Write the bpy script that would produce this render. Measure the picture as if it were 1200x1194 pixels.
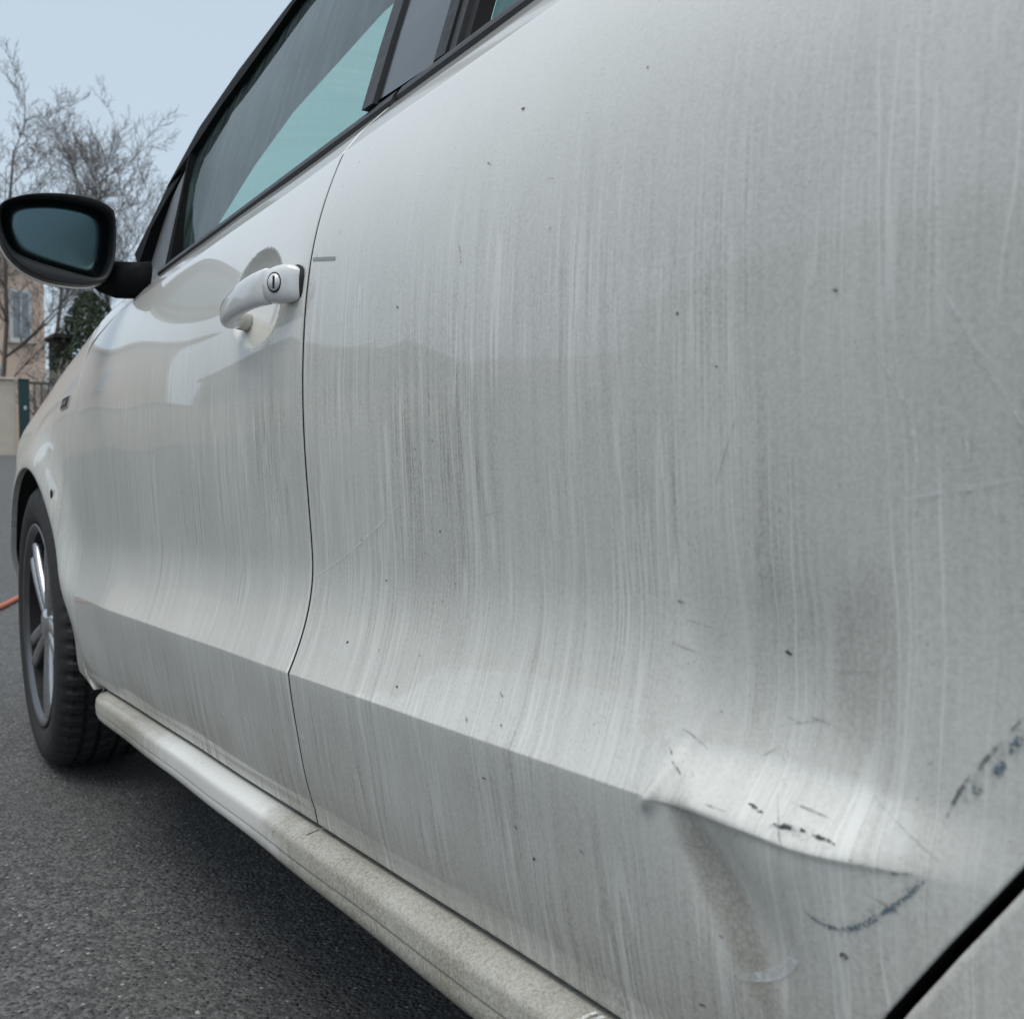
import bpy, bmesh, math, random
import numpy as np
from mathutils import Vector, Matrix
random.seed(7); np.random.seed(7)
R = math.radians
sc = bpy.context.scene
for o in list(bpy.data.objects): bpy.data.objects.remove(o)
COL = sc.collection

# ------------------------------------------------------------------ camera
cam_d = bpy.data.cameras.new('camera'); cam = bpy.data.objects.new('camera', cam_d); COL.objects.link(cam)
cam_d.sensor_fit = 'HORIZONTAL'; cam_d.sensor_width = 36; cam_d.lens = 34.5
cam_d.clip_start = .02; cam_d.clip_end = 3000
cam.location = (-.345, -2.29, .65)
cam.rotation_euler = (R(90-2.8), 0, R(-34.7))
cam_d.dof.use_dof = True; cam_d.dof.focus_distance = .95; cam_d.dof.aperture_fstop = 13
sc.camera = cam

# ------------------------------------------------------------------ sky, sun, exposure
w = bpy.data.worlds.new('World'); sc.world = w; w.use_nodes = True
nt = w.node_tree; bg = nt.nodes['Background']
sky = nt.nodes.new('ShaderNodeTexSky'); sky.sky_type = 'NISHITA'; sky.sun_disc = False
SUN_EL, SUN_AZ = 74, -112
sky.sun_elevation = R(SUN_EL); sky.sun_rotation = R(SUN_AZ); sky.air_density = 1.0; sky.dust_density = 3.0; sky.ozone_density = 1.5
hs = nt.nodes.new('ShaderNodeHueSaturation'); hs.inputs['Saturation'].default_value = .55
mx = nt.nodes.new('ShaderNodeMix'); mx.data_type = 'RGBA'; mx.inputs['Factor'].default_value = .72
mx.inputs['B'].default_value = (4.75, 5.75, 6.65, 1)       # even overcast veil over the clear-sky colours
nt.links.new(sky.outputs['Color'], hs.inputs['Color']); nt.links.new(hs.outputs['Color'], mx.inputs['A'])
nt.links.new(mx.outputs['Result'], bg.inputs['Color']); bg.inputs['Strength'].default_value = .1
sd = bpy.data.lights.new('sun', 'SUN'); sun = bpy.data.objects.new('sun', sd); COL.objects.link(sun)
sd.energy = 1.5; sd.angle = R(40); sd.color = (1, .97, .92)
az, el = R(SUN_AZ), R(SUN_EL)
sdir = Vector((math.sin(az)*math.cos(el), math.cos(az)*math.cos(el), math.sin(el)))
sun.rotation_euler = sdir.to_track_quat('Z', 'Y').to_euler()
sc.view_settings.view_transform = 'Standard'; sc.view_settings.look = 'None'
sc.view_settings.exposure = .42; sc.view_settings.gamma = 1; sc.view_settings.use_curve_mapping = False
sc.cycles.use_denoising = True
sc.cycles.max_bounces = 5; sc.cycles.transparent_max_bounces = 10

# ------------------------------------------------------------------ node helpers
class N:
    def __init__(s, name):
        s.m = bpy.data.materials.new(name); s.m.use_nodes = True; s.t = s.m.node_tree; s.t.nodes.clear()
        s.out = s.t.nodes.new('ShaderNodeOutputMaterial')
    def put(s, sock, v):
        if v is None: return
        if hasattr(v, 'links') or isinstance(v, bpy.types.NodeSocket): s.t.links.new(v, sock)
        else:
            if sock.type == 'RGBA' and len(v) == 3: v = (*v, 1)
            sock.default_value = v
    def math(s, op, a, b=None, c=None, clamp=False):
        n = s.t.nodes.new('ShaderNodeMath'); n.operation = op; n.use_clamp = clamp
        for i, v in enumerate((a, b, c)): s.put(n.inputs[i], v)
        return n.outputs[0]
    def mix(s, f, a, b):
        n = s.t.nodes.new('ShaderNodeMix'); n.data_type = 'RGBA'
        s.put(n.inputs['Factor'], f); s.put(n.inputs['A'], a); s.put(n.inputs['B'], b); return n.outputs['Result']
    def obj(s):
        return s.t.nodes.new('ShaderNodeTexCoord').outputs['Object']
    def sep(s, v):
        n = s.t.nodes.new('ShaderNodeSeparateXYZ'); s.put(n.inputs[0], v); return n.outputs
    def comb(s, x=0., y=0., z=0.):
        n = s.t.nodes.new('ShaderNodeCombineXYZ')
        for i, v in enumerate((x, y, z)): s.put(n.inputs[i], v)
        return n.outputs[0]
    def noise(s, vec, scale=1., detail=2., rough=.5, dist=0.):
        n = s.t.nodes.new('ShaderNodeTexNoise'); s.put(n.inputs['Vector'], vec)
        n.inputs['Scale'].default_value = scale; n.inputs['Detail'].default_value = detail
        n.inputs['Roughness'].default_value = rough; n.inputs['Distortion'].default_value = dist
        return n.outputs[0]
    def voro(s, vec, scale, feature='F1', out=0):
        n = s.t.nodes.new('ShaderNodeTexVoronoi'); n.feature = feature; s.put(n.inputs['Vector'], vec)
        n.inputs['Scale'].default_value = scale; return n.outputs[out]
    def ramp(s, f, lo, hi, a=0., b=1., smooth=True):
        n = s.t.nodes.new('ShaderNodeMapRange'); n.interpolation_type = 'SMOOTHSTEP' if smooth else 'LINEAR'
        s.put(n.inputs[0], f); n.inputs[1].default_value = lo; n.inputs[2].default_value = hi
        n.inputs[3].default_value = a; n.inputs[4].default_value = b; n.clamp = True
        return n.outputs[0]
    def curve(s, f, pts):          # piecewise-linear value over 0..1
        n = s.t.nodes.new('ShaderNodeValToRGB'); s.put(n.inputs[0], f); e = n.color_ramp.elements
        while len(e) < len(pts): e.new(.5)
        for k, (p, v) in enumerate(pts): e[k].position = p; e[k].color = (v, v, v, 1)
        return n.outputs[0]
    def bump(s, h, strength, dist):
        n = s.t.nodes.new('ShaderNodeBump'); n.inputs['Strength'].default_value = strength; n.inputs['Distance'].default_value = dist
        s.put(n.inputs['Height'], h); return n.outputs[0]
    def bsdf(s, **k):
        n = s.t.nodes.new('ShaderNodeBsdfPrincipled')
        for a, v in k.items(): s.put(n.inputs[a.replace('_', ' ')], v)
        s.t.links.new(n.outputs[0], s.out.inputs[0]); return n
def simple(name, col, rough=.5, metal=0., var=.12, scale=30., bumpd=0., **k):
    m = N(name); o = m.obj(); f = m.noise(o, scale, 4, .6)
    c = m.mix(f, tuple(v*(1-var*2) for v in col), tuple(min(1, v*(1+var*2)) for v in col))
    if bumpd: k['Normal'] = m.bump(m.noise(o, scale*4, 4, .65), .6, bumpd)
    m.bsdf(Base_Color=c, Roughness=m.ramp(f, .2, .8, max(.02, rough*.8), min(1, rough*1.2)), Metallic=metal, **k)
    return m.m

# ------------------------------------------------------------------ materials
M = {}
def make_paint(name, sill=False):
    """white paint with a film of road dirt, rain runs and clean trickles, some crease and dent shade painted in"""
    m = N(name); o = m.obj(); X, Y, Z = m.sep(o)
    h = m.math('ADD', Z, m.math('MULTIPLY_ADD', Y, .0437, .0437*1.43))
    wv = m.noise(m.comb(0., m.math('MULTIPLY', Y, 9.), m.math('MULTIPLY', Z, 11.)), 1., 2, .55)
    y2 = m.math('ADD', Y, m.math('MULTIPLY', m.math('SUBTRACT', wv, .5), m.ramp(h, .40, .70, .013, .004)))
    s1 = m.noise(m.comb(3., m.math('MULTIPLY', y2, 105.), m.math('MULTIPLY', Z, 2.6)), 1., 3, .65)
    s2 = m.noise(m.comb(9., m.math('MULTIPLY', y2, 420.), m.math('MULTIPLY', Z, 9.)), 1., 2, .65)
    s3 = m.noise(m.comb(21., m.math('MULTIPLY', y2, 46.), m.math('MULTIPLY', Z, 1.7)), 1., 2, .6)
    big = m.noise(m.comb(5., m.math('MULTIPLY', Y, 6.), m.math('MULTIPLY', Z, 4.)), 1., 3, .6)
    pat = m.noise(m.comb(15., m.math('MULTIPLY', Y, 16.), m.math('MULTIPLY', Z, 5.)), 1., 2, .6)
    run = m.math('MULTIPLY', m.ramp(m.math('ABSOLUTE', m.math('SUBTRACT', s3, .5)), .004, .016, 1., 0.), m.math('MULTIPLY', m.ramp(pat, .34, .56), 0. if sill else m.ramp(h, .74, .87, 1., .12)))   # thin clean trickles
    fine = m.noise(o, 430., 2, .75)
    t = m.ramp(h, .25, 1.0, 0., 1., smooth=False)
    base = m.curve(t, [(0., .68), (.10, .50), (.265, .33), (.285, .28), (.34, .31), (.40, .38), (.50, .40), (.60, .38), (.70, .31), (.80, .20), (.90, .12), (1., .08)])  # dirt by height; paler ledge and darker mid-panel also paint in the crease shading
    if sill:
        st = m.ramp(m.noise(o, 260., 3, .8), -.6, 1.6)
    else:
        amp = m.math('MULTIPLY', m.ramp(pat, .32, .68, .20, 1.15), m.math('MULTIPLY', m.ramp(h, .72, .87, 1., .12), m.ramp(Y, -2.06, -1.93, .45, 1.)))                   # streaks come and go across the panel
        st = m.ramp(m.math('ADD', m.math('MULTIPLY', s1, .55), m.math('MULTIPLY', s2, .45)), .30, .70)
        brk = m.noise(m.comb(2., m.math('MULTIPLY', y2, 130.), m.math('MULTIPLY', Z, 26.)), 1., 2, .6)   # runs start, stop and dry out
        st = m.math('MULTIPLY_ADD', m.math('SUBTRACT', st, .5), m.math('MULTIPLY', amp, m.ramp(brk, .30, .66, .25, 1.45)), .5)
        grit = m.noise(m.comb(1., m.math('MULTIPLY', Y, 300.), m.math('MULTIPLY', Z, 170.)), 1., 3, .8)
        st = m.math('ADD', st, m.math('MULTIPLY', m.math('SUBTRACT', grit, .5), .42))
    d = m.math('MULTIPLY', base, m.math('MULTIPLY_ADD', st, 1.30, .30))
    d = m.math('MULTIPLY', d, m.ramp(big, .28, .72, .78, 1.18))
    d = m.math('MULTIPLY', d, m.ramp(fine, .25, .75, .70, 1.30))
    d = m.math('MULTIPLY', d, m.math('SUBTRACT', 1., m.math('MULTIPLY', run, .62)))
    if sill:
        yy = m.math('ADD', Y, m.math('MULTIPLY', m.math('SUBTRACT', m.noise(o, 28., 4, .65), .5), .22))
        wipe = m.math('MULTIPLY', m.ramp(yy, -1.42, -1.28), m.ramp(yy, -1.02, -.84, 1., 0.))
        d = m.math('MULTIPLY', m.math('ADD', d, .20), m.math('SUBTRACT', 1., m.math('MULTIPLY', wipe, .78)))
    else:
        # two brown patches round the dent: grime, the lower also painting its warm shadow
        def grime_shade(y0, slope, h0, wy, wh, k):
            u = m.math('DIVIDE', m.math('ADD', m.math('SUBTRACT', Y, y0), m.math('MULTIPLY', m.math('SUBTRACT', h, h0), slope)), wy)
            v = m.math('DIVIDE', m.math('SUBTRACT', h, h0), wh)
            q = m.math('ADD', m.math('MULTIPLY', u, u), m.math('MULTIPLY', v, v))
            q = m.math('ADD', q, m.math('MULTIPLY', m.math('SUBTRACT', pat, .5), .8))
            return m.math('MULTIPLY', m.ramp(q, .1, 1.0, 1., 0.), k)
        brown = m.math('MAXIMUM', grime_shade(-1.963, -.55, .412, .018, .062, .50), grime_shade(-2.028, .05, .535, .022, .060, .24))
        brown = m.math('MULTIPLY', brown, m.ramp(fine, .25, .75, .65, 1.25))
    d = m.math('MINIMUM', d, .95)
    v = m.voro(o, 62.)
    fleck = m.math('MULTIPLY', m.ramp(v, .05, .09, 1., 0.), m.ramp(big, .56, .64))
    vs = m.voro(o, 260.); spk = m.math('MULTIPLY', m.ramp(vs, .10, .22, 1., 0.), m.ramp(m.noise(o, 45., 2, .5), .48, .66))
    film = m.mix(big, (.178, .182, .150), (.205, .196, .154))
    film = m.mix(m.ramp(m.math('ADD', h, m.math('MULTIPLY', m.math('SUBTRACT', pat, .5), .12)), .30, .50, .45 if sill else .85, 0.), film, (.262, .212, .135))     # browner spray low down
    c = m.mix(d, (.82, .815, .772), film)
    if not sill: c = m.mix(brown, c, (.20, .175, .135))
    c = m.mix(m.math('MULTIPLY', spk, .34), c, (.14, .135, .12))
    c = m.mix(m.math('MULTIPLY', fleck, .6), c, (.07, .07, .066))
    ro = m.math('MULTIPLY_ADD', d, .50, .30)
    nb = m.bump(fine, .40, .0004)
    b = m.bsdf(Base_Color=c, Roughness=ro, Normal=nb)
    b.inputs['IOR'].default_value = 1.48
    m.put(b.inputs['Coat Weight'], m.ramp(d, .05, .85, 1., .42, smooth=False))
    m.put(b.inputs['Coat Roughness'], m.math('MULTIPLY_ADD', d, .07, .012))
    return m.m
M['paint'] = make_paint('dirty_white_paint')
M['sill'] = make_paint('dirty_white_sill', True)
M['handle'] = simple('white_handle_paint', (.70, .71, .70), .22, 0, .05, 60, Coat_Weight=.8, Coat_Roughness=.05)
M['handle_shaded'] = simple('shaded_handle_paint', (.42, .41, .38), .5, 0, .1, 60)  # handle paint darkened: the shade behind the grip is put into the colour
M['rim'] = simple('grey_alloy_lip', (.17, .17, .175), .36, .9, .08, 40)
M['plastic'] = simple('black_plastic', (.008, .009, .010), .5, 0, .2, 120, .0003)
M['trim'] = simple('weathered_black_trim', (.035, .036, .040), .55, 0, .15, 90, .0003)
M['frame'] = simple('matt_black_frame', (.006, .0065, .007), .85, 0, .1, 60, Specular_IOR_Level=.12)
M['quarter'] = simple('grey_quarter_panel', (.085, .088, .093), .45, 0, .1, 40)
M['gloss'] = simple('gloss_black_pillar', (.012, .013, .016), .22, 0, .1, 20, Coat_Weight=.5, Coat_Roughness=.08)
M['seal'] = simple('rubber_seal', (.006, .006, .007), .7, 0, .2, 50)
M['rubber'] = simple('tyre_rubber', (.022, .021, .021), .75, 0, .22, 40, .0008)
M['alloy'] = simple('brushed_alloy', (.50, .50, .51), .28, .95, .08, 60)
M['alloy_dark'] = simple('dark_alloy', (.035, .035, .037), .45, .5, .15, 30)
M['liner'] = simple('wheel_liner', (.010, .010, .010), .9, 0, .2, 20)
M['chrome'] = simple('chrome', (.62, .63, .65), .14, 1., .04, 40)
M['cabin'] = simple('grey_cabin_trim', (.11, .14, .145), .9, 0, .12, 25)
M['headlining'] = simple('headlining', (.70, .72, .68), .95, 0, .08, 60)
M['seat'] = simple('seat_fabric', (.035, .036, .04), .95, 0, .2, 200, .001)
def make_glass(name, tint, haze=.05):
    m = N(name); t = m.t; o = m.obj()
    tr = t.nodes.new('ShaderNodeBsdfTransparent'); tr.inputs[0].default_value = (*tint, 1)
    gl = t.nodes.new('ShaderNodeBsdfGlossy'); gl.inputs['Roughness'].default_value = .03
    df = t.nodes.new('ShaderNodeBsdfDiffuse'); df.inputs[0].default_value = (.36, .50, .50, 1)
    ge = t.nodes.new('ShaderNodeNewGeometry'); dt = t.nodes.new('ShaderNodeVectorMath'); dt.operation = 'DOT_PRODUCT'
    t.links.new(ge.outputs['Normal'], dt.inputs[0]); t.links.new(ge.outputs['Incoming'], dt.inputs[1])
    f5 = m.math('POWER', m.math('SUBTRACT', 1., m.math('ABSOLUTE', dt.outputs['Value'])), 5.)
    fres = m.math('MULTIPLY_ADD', f5, .92, .075)            # both faces of the pane
    a = t.nodes.new('ShaderNodeMixShader'); b = t.nodes.new('ShaderNodeMixShader')
    X, Y, Z = m.sep(o)
    n = m.noise(m.comb(0., m.math('MULTIPLY', Y, 60.), m.math('MULTIPLY', Z, 9.)), 1., 4, .6)
    m.put(b.inputs[0], m.ramp(n, .35, .75, haze*.4, haze*1.8))
    t.links.new(fres, a.inputs[0]); t.links.new(tr.outputs[0], a.inputs[1]); t.links.new(gl.outputs[0], a.inputs[2])
    t.links.new(a.outputs[0], b.inputs[1]); t.links.new(df.outputs[0], b.inputs[2]); t.links.new(b.outputs[0], m.out.inputs[0])
    return m.m
M['glass'] = make_glass('green_tinted_glass', (.60, .80, .75), .10)
M['dark_glass'] = make_glass('dark_tinted_glass', (.30, .36, .36), .06)
M['house_glass'] = simple('window_pane', (.30, .33, .36), .08, 0, .15, 2, Coat_Weight=1.)
M['mirror'] = simple('tinted_mirror', (.105, .165, .180), .30, 1., .04, 8)
def make_asphalt():
    m = N('asphalt'); o = m.obj()
    v = m.voro(o, 150., 'F1', 0); vc = m.voro(o, 150., 'F1', 1); n = m.noise(o, 420., 3, .7); big = m.noise(o, 1.6, 5, .6); med = m.noise(o, 30., 4, .65)
    r, g, b_ = m.sep(vc)
    f = m.math('ADD', m.math('MULTIPLY', r, .55), m.math('MULTIPLY', n, .45))
    c = m.mix(m.ramp(f, .25, .80), (.060, .060, .060), (.165, .165, .160))
    c = m.mix(m.ramp(big, .3, .7), c, m.mix(.5, c, (.092, .090, .085)))
    lit = m.math('MULTIPLY', m.ramp(g, .955, .985), m.ramp(v, .25, .55, 1., 0.))
    c = m.mix(m.math('MULTIPLY', lit, .8), c, (.42, .41, .39))
    pit = m.math('MULTIPLY', m.ramp(v, .45, .75), m.ramp(med, .4, .7))
    c = m.mix(m.math('MULTIPLY', pit, .65), c, (.018, .018, .018))
    hgt = m.math('ADD', m.math('MULTIPLY', m.ramp(v, 0., .7, 1., 0.), m.math('MULTIPLY_ADD', b_, .8, .3)), m.math('MULTIPLY', n, .4))
    m.bsdf(Base_Color=c, Roughness=.72, Normal=m.bump(hgt, 1., .005))
    return m.m
M['asphalt'] = make_asphalt()
M['grit'] = simple('grit_stone', (.30, .29, .27), .8, 0, .4, 90)
M['render_wall'] = simple('pink_beige_render', (.72, .54, .42), .9, 0, .06, 3)
M['cream_wall'] = simple('cream_render', (.52, .49, .43), .9, 0, .06, 3)
M['grey_wall'] = simple('grey_render', (.22, .225, .23), .9, 0, .06, 3)
M['tan_wall'] = simple('tan_concrete', (.60, .52, .42), .9, 0, .10, 6, .004)
M['white_frame'] = simple('white_window_frame', (.62, .62, .60), .5, 0, .05, 10)
M['curtain'] = simple('net_curtain', (.34, .34, .35), .9, 0, .2, 12)
M['rooftile'] = simple('roof_tile', (.14, .075, .055), .85, 0, .2, 8, .01)
M['green_metal'] = simple('dark_green_metal', (.010, .045, .045), .45, 0, .1, 20)
M['grey_metal'] = simple('grey_metal', (.10, .10, .10), .5, .3, .1, 20)
M['shed'] = simple('dark_shed_boards', (.030, .022, .020), .9, 0, .25, 12)
M['bark'] = simple('bare_bark', (.15, .125, .105), .95, 0, .25, 14, .01)
M['twig'] = simple('twig_bark', (.17, .15, .14), .95, 0, .2, 5)
M['conifer'] = simple('conifer_needles', (.030, .046, .022), .8, 0, .35, 5)
M['shrub'] = simple('bare_shrub_twigs', (.24, .22, .19), .95, 0, .2, 6)
M['hose'] = simple('orange_hose', (.52, .13, .05), .45, 0, .1, 30)
def make_scuff(name, col, lo, hi, sc_=220., rough=.6, top=1.):
    m = N(name); o = m.obj(); t = m.t
    n = m.noise(o, sc_, 4, .7); f = m.ramp(n, lo, hi, 0., top)
    tr = t.nodes.new('ShaderNodeBsdfTransparent'); di = t.nodes.new('ShaderNodeBsdfPrincipled')
    di.inputs['Base Color'].default_value = (*col, 1); di.inputs['Roughness'].default_value = rough
    mxs = t.nodes.new('ShaderNodeMixShader'); m.put(mxs.inputs[0], f)
    t.links.new(tr.outputs[0], mxs.inputs[1]); t.links.new(di.outputs[0], mxs.inputs[2]); t.links.new(mxs.outputs[0], m.out.inputs[0])
    return m.m
M['scuff_dark'] = make_scuff('black_scuff', (.030, .033, .036), .44, .54)
M['scuff_blue'] = make_scuff('blue_grey_scuff', (.11, .175, .21), .42, .58, 620)
M['scuff_faint'] = make_scuff('faint_grey_scuff', (.16, .165, .17), .42, .66, 120)
M['scuff_grey'] = make_scuff('grey_rub', (.30, .31, .32), .15, .45, 120)
M['scuff_pale'] = make_scuff('pale_scratch', (.80, .82, .81), .30, .85, 150)
M['scuff_white'] = make_scuff('white_scrape', (.80, .80, .78), .35, .6, 180)
M['scuff_soft'] = make_scuff('soft_blue_smear', (.16, .20, .22), .40, .85, 260, .7, .45)
M['hairline'] = make_scuff('hairline_scratch', (.17, .17, .165), .30, .75, 140, .7, .55)
M['mud'] = make_scuff('brown_dirt_film', (.21, .18, .135), .22, .98, 60, .9)

# ------------------------------------------------------------------ mesh helpers
CAR_LOC = Vector((.84, -1.235, 0))
def link(name, me, mat, parent=None, smooth=True):
    o = bpy.data.objects.new(name, me); COL.objects.link(o)
    if mat: me.materials.append(M[mat] if isinstance(mat, str) else mat)
    if smooth and len(me.polygons): me.polygons.foreach_set('use_smooth', [True]*len(me.polygons))
    if parent is not None:
        o.parent = parent; o.matrix_parent_inverse = WORLD[parent.name].inverted() if parent.name in WORLD else Matrix.Identity(4)
        if parent.name in WORLD: WORLD[o.name] = WORLD[parent.name] if False else Matrix.Identity(4)
    return o
WORLD = {}       # world matrix of every object that can be a parent (parts are modelled in world coordinates)
def from_np(name, verts, faces, mat, parent=None, smooth=True):
    me = bpy.data.meshes.new(name)
    me.from_pydata([tuple(v) for v in np.asarray(verts).tolist()], [], faces if isinstance(faces, list) else faces.tolist()); me.update()
    return link(name, me, mat, parent, smooth)
def grid_faces(nu, nv, off=0, flip=False):
    i, j = np.meshgrid(np.arange(nu-1), np.arange(nv-1), indexing='ij')
    a = off+i*nv+j; f = np.stack([a, a+nv, a+nv+1, a+1], -1).reshape(-1, 4)
    return f[:, ::-1] if flip else f
def grid(name, XX, YY, ZZ, mat, parent, flip=False, smooth=True):
    nu, nv = XX.shape
    return from_np(name, np.stack([XX, YY, ZZ], -1).reshape(-1, 3), grid_faces(nu, nv, 0, flip), mat, parent, smooth)
def bm_obj(name, bm, mat, parent=None, smooth=True):
    me = bpy.data.meshes.new(name); bmesh.ops.recalc_face_normals(bm, faces=bm.faces); bm.to_mesh(me); bm.free()
    return link(name, me, mat, parent, smooth)
def empty(name, loc, label, cat, group=None, rotz=0):
    o = bpy.data.objects.new(name, None); COL.objects.link(o); o.location = loc; o.rotation_euler = (0, 0, rotz)
    o.empty_display_size = .2
    WORLD[o.name] = Matrix.Translation(loc) @ Matrix.Rotation(rotz, 4, 'Z')
    tag(o, label, cat, group); return o
def tag(o, label, cat, group=None):
    o['label'] = label; o['category'] = cat
    if group: o['group'] = group
    return o
def loft(name, rings, mat, parent=None, cap=True, smooth=True, closed=True):
    """rings: list of equal-length point lists"""
    n = len(rings[0]); vs = [p for r in rings for p in r]; fs = []
    for k in range(len(rings)-1):
        for i in range(n if closed else n-1):
            j = (i+1) % n
            fs.append((k*n+i, k*n+j, (k+1)*n+j, (k+1)*n+i))
    if cap and closed:
        fs.append(tuple(range(n-1, -1, -1))); fs.append(tuple(range((len(rings)-1)*n, len(rings)*n)))
    me = bpy.data.meshes.new(name); me.from_pydata([tuple(v) for v in vs], [], fs); me.update()
    bm = bmesh.new(); bm.from_mesh(me); bpy.data.meshes.remove(me)
    return bm_obj(name, bm, mat, parent, smooth)
def add_box(bm, lo, hi, mtx=None):
    r = bmesh.ops.create_cube(bm, size=1); c = [(a+b)/2 for a, b in zip(lo, hi)]; s = [b-a for a, b in zip(lo, hi)]
    for v in r['verts']:
        v.co = Vector((v.co.x*s[0]+c[0], v.co.y*s[1]+c[1], v.co.z*s[2]+c[2]))
        if mtx: v.co = mtx @ v.co
    return r['verts']
def box(name, lo, hi, mat, parent=None, bevel=0., mtx=None):
    bm = bmesh.new(); add_box(bm, lo, hi, mtx)
    if bevel: bmesh.ops.bevel(bm, geom=list(bm.edges), offset=bevel, segments=2, affect='EDGES', profile=.5)
    return bm_obj(name, bm, mat, parent, False)
def tube_mesh(paths, sides=6):
    """paths: list of lists of (Vector, radius) -> verts, faces"""
    vs, fs = [], []
    for path in paths:
        b0 = len(vs); prev = None
        for k, (p, r) in enumerate(path):
            d = (path[min(k+1, len(path)-1)][0]-path[max(k-1, 0)][0])
            d = d.normalized() if d.length > 1e-9 else Vector((0, 0, 1))
            a = d.orthogonal().normalized() if prev is None else (prev-d*prev.dot(d)).normalized()
            prev = a; c = d.cross(a)
            for i in range(sides):
                t = 2*math.pi*i/sides; vs.append(p+(a*math.cos(t)+c*math.sin(t))*r)
        for k in range(len(path)-1):
            for i in range(sides):
                j = (i+1) % sides; q = b0+k*sides
                fs.append((q+i, q+j, q+sides+j, q+sides+i))
        fs.append(tuple(b0+i for i in range(sides-1, -1, -1))); q = b0+(len(path)-1)*sides; fs.append(tuple(q+i for i in range(sides)))
    return vs, fs
def tube(name, path, mat, parent=None, sides=8):
    vs, fs = tube_mesh([path], sides); return from_np(name, [tuple(v) for v in vs], fs, mat, parent)
def sm(x, a, b):
    t = np.clip((x-a)/(b-a), 0, 1); return t*t*(3-2*t)
def spline(xs, ys):
    xs = np.array(xs, float); ys = np.array(ys, float); n = len(xs); hh = np.diff(xs)
    A = np.zeros((n, n)); r = np.zeros(n); A[0, 0] = A[-1, -1] = 1
    for i in range(1, n-1):
        A[i, i-1] = hh[i-1]; A[i, i] = 2*(hh[i-1]+hh[i]); A[i, i+1] = hh[i]
        r[i] = 3*((ys[i+1]-ys[i])/hh[i]-(ys[i]-ys[i-1])/hh[i-1])
    c = np.linalg.solve(A, r); T = np.linspace(xs[0], xs[-1], 3000); k = np.clip(np.searchsorted(xs, T)-1, 0, n-2)
    b = (ys[k+1]-ys[k])/hh[k]-hh[k]*(2*c[k]+c[k+1])/3; d = (c[k+1]-c[k])/(3*hh[k]); u = T-xs[k]
    V = ys[k]+b*u+c[k]*u*u+d*u**3
    return lambda q: np.interp(q, T, V)

# ------------------------------------------------------------------ ground
def zg(y):
    return .77*sm(np.asarray(y, float), 2.5, 19.)
def build_ground():
    xs = np.unique(np.concatenate([-np.geomspace(1, 900, 26), np.linspace(-1, 1, 5), np.geomspace(1, 900, 26)]))
    ys = np.unique(np.concatenate([-np.geomspace(4, 900, 16), np.linspace(-4, 24, 57), np.geomspace(24, 900, 18)]))
    XX, YY = np.meshgrid(xs, ys, indexing='ij')
    o = grid('asphalt_ground', XX, YY, zg(YY), 'asphalt', None); o['kind'] = 'structure'
build_ground()

# ------------------------------------------------------------------ car body side surface
SL = .0437; YB = -1.43
P0s = spline([.24, .28, .305, .33, .40, .454, .50, .555, .603, .6585, .7215, .7765, .8316, .8799, .925, .96],
             [.060, .0345, .0255, .0215, .0205, .0206, .0216, .0219, .0191, .0158, .0146, .0168, .0232, .0350, .0520, .068])
def P0(h):
    v = P0s(np.minimum(h, .938)); e = np.maximum(h-.938, 0)
    return v+e*.80+np.maximum(h-.962, 0)*.22
def Bc(h):
    up = np.clip((.560-h)/.106, 0, 1); dn = np.clip((.454-h)/.134, 0, 1)
    return np.where(h >= .454, up**2.1, 1-dn**1.15)
def gau(x, c, s): return np.exp(-((x-c)/s)**2)
def dent(y, z):
    """crumple in the rear door above the wheel arch"""
    h = z-SL*(YB-y); up = np.clip((h-.456)/.10, 0, 1)
    above = np.where(h > .4535, 1., np.exp(-((h-.4535)/.006)**2))
    prof = np.where(h > .484, np.exp(-(np.maximum(h-.484, 0)/.062)**2), sm(h, .4545, .484))
    ramp = .55*sm(-y, 1.917, 1.931)+.45*sm(-y, 1.90, 1.99)                                         # sharp left end of the fold
    a = .0130*ramp*np.where(y < -2.0, gau(y, -2.0, .062), 1.)*prof*above    # pushed in above the crease
    fold = -.0040*gau(y+.45*(h-.456), -1.9185, .0042)*np.exp(-np.maximum(h-.456, 0)/.020)*above   # pinched ridge at the left end
    spur = -.0005*gau(y-(-1.9209+(-.99)*(.5017-(h+SL*(YB-y)))), 0, .0030)*gau(h, .475, .012)     # fine curved crease running off it
    lip = -.0010*sm(-y, 1.915, 1.945)*(1-sm(-y, 2.03, 2.07))*np.where(h > .4545, np.exp(-((h-.4545)/.0065)**2), np.exp(-((h-.4545)/.0025)**2))
    b = .0068*gau(y-.50*(h-.43), -1.962, .027)*gau(h, .422, .036)*np.where(h < .452, 1., np.exp(-((h-.452)/.004)**2))
    c = -.0030*gau(y, -2.050, .03)*gau(h, .52, .045)
    wob = .0009*np.sin(y*95+h*60)*gau(y, -1.99, .06)*gau(h, .455, .018)
    return a+fold+spur+lip+b+c+wob
def XS(y, z, amp=None):
    h = z-SL*(YB-y)
    A = (1-sm(-y, 2.00, 2.095))*(1-.35*sm(y, -.75, -.42))
    x = P0(h)-.0225*A*Bc(h)
    x = x+.028*np.clip((-2.3-y)/.75, 0, 2)**2
    ph = y*3.1
    x = x+.0005*np.sin(y*9+z*13)+.0004*np.sin(y*17-z*23+1)               # slight waviness of pressed steel
    return x
def zof(h, y): return h+SL*(YB-y)
car = empty('car', CAR_LOC, 'dirty white five-door hatchback with a crumpled dent in its rear door', 'car')

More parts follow.
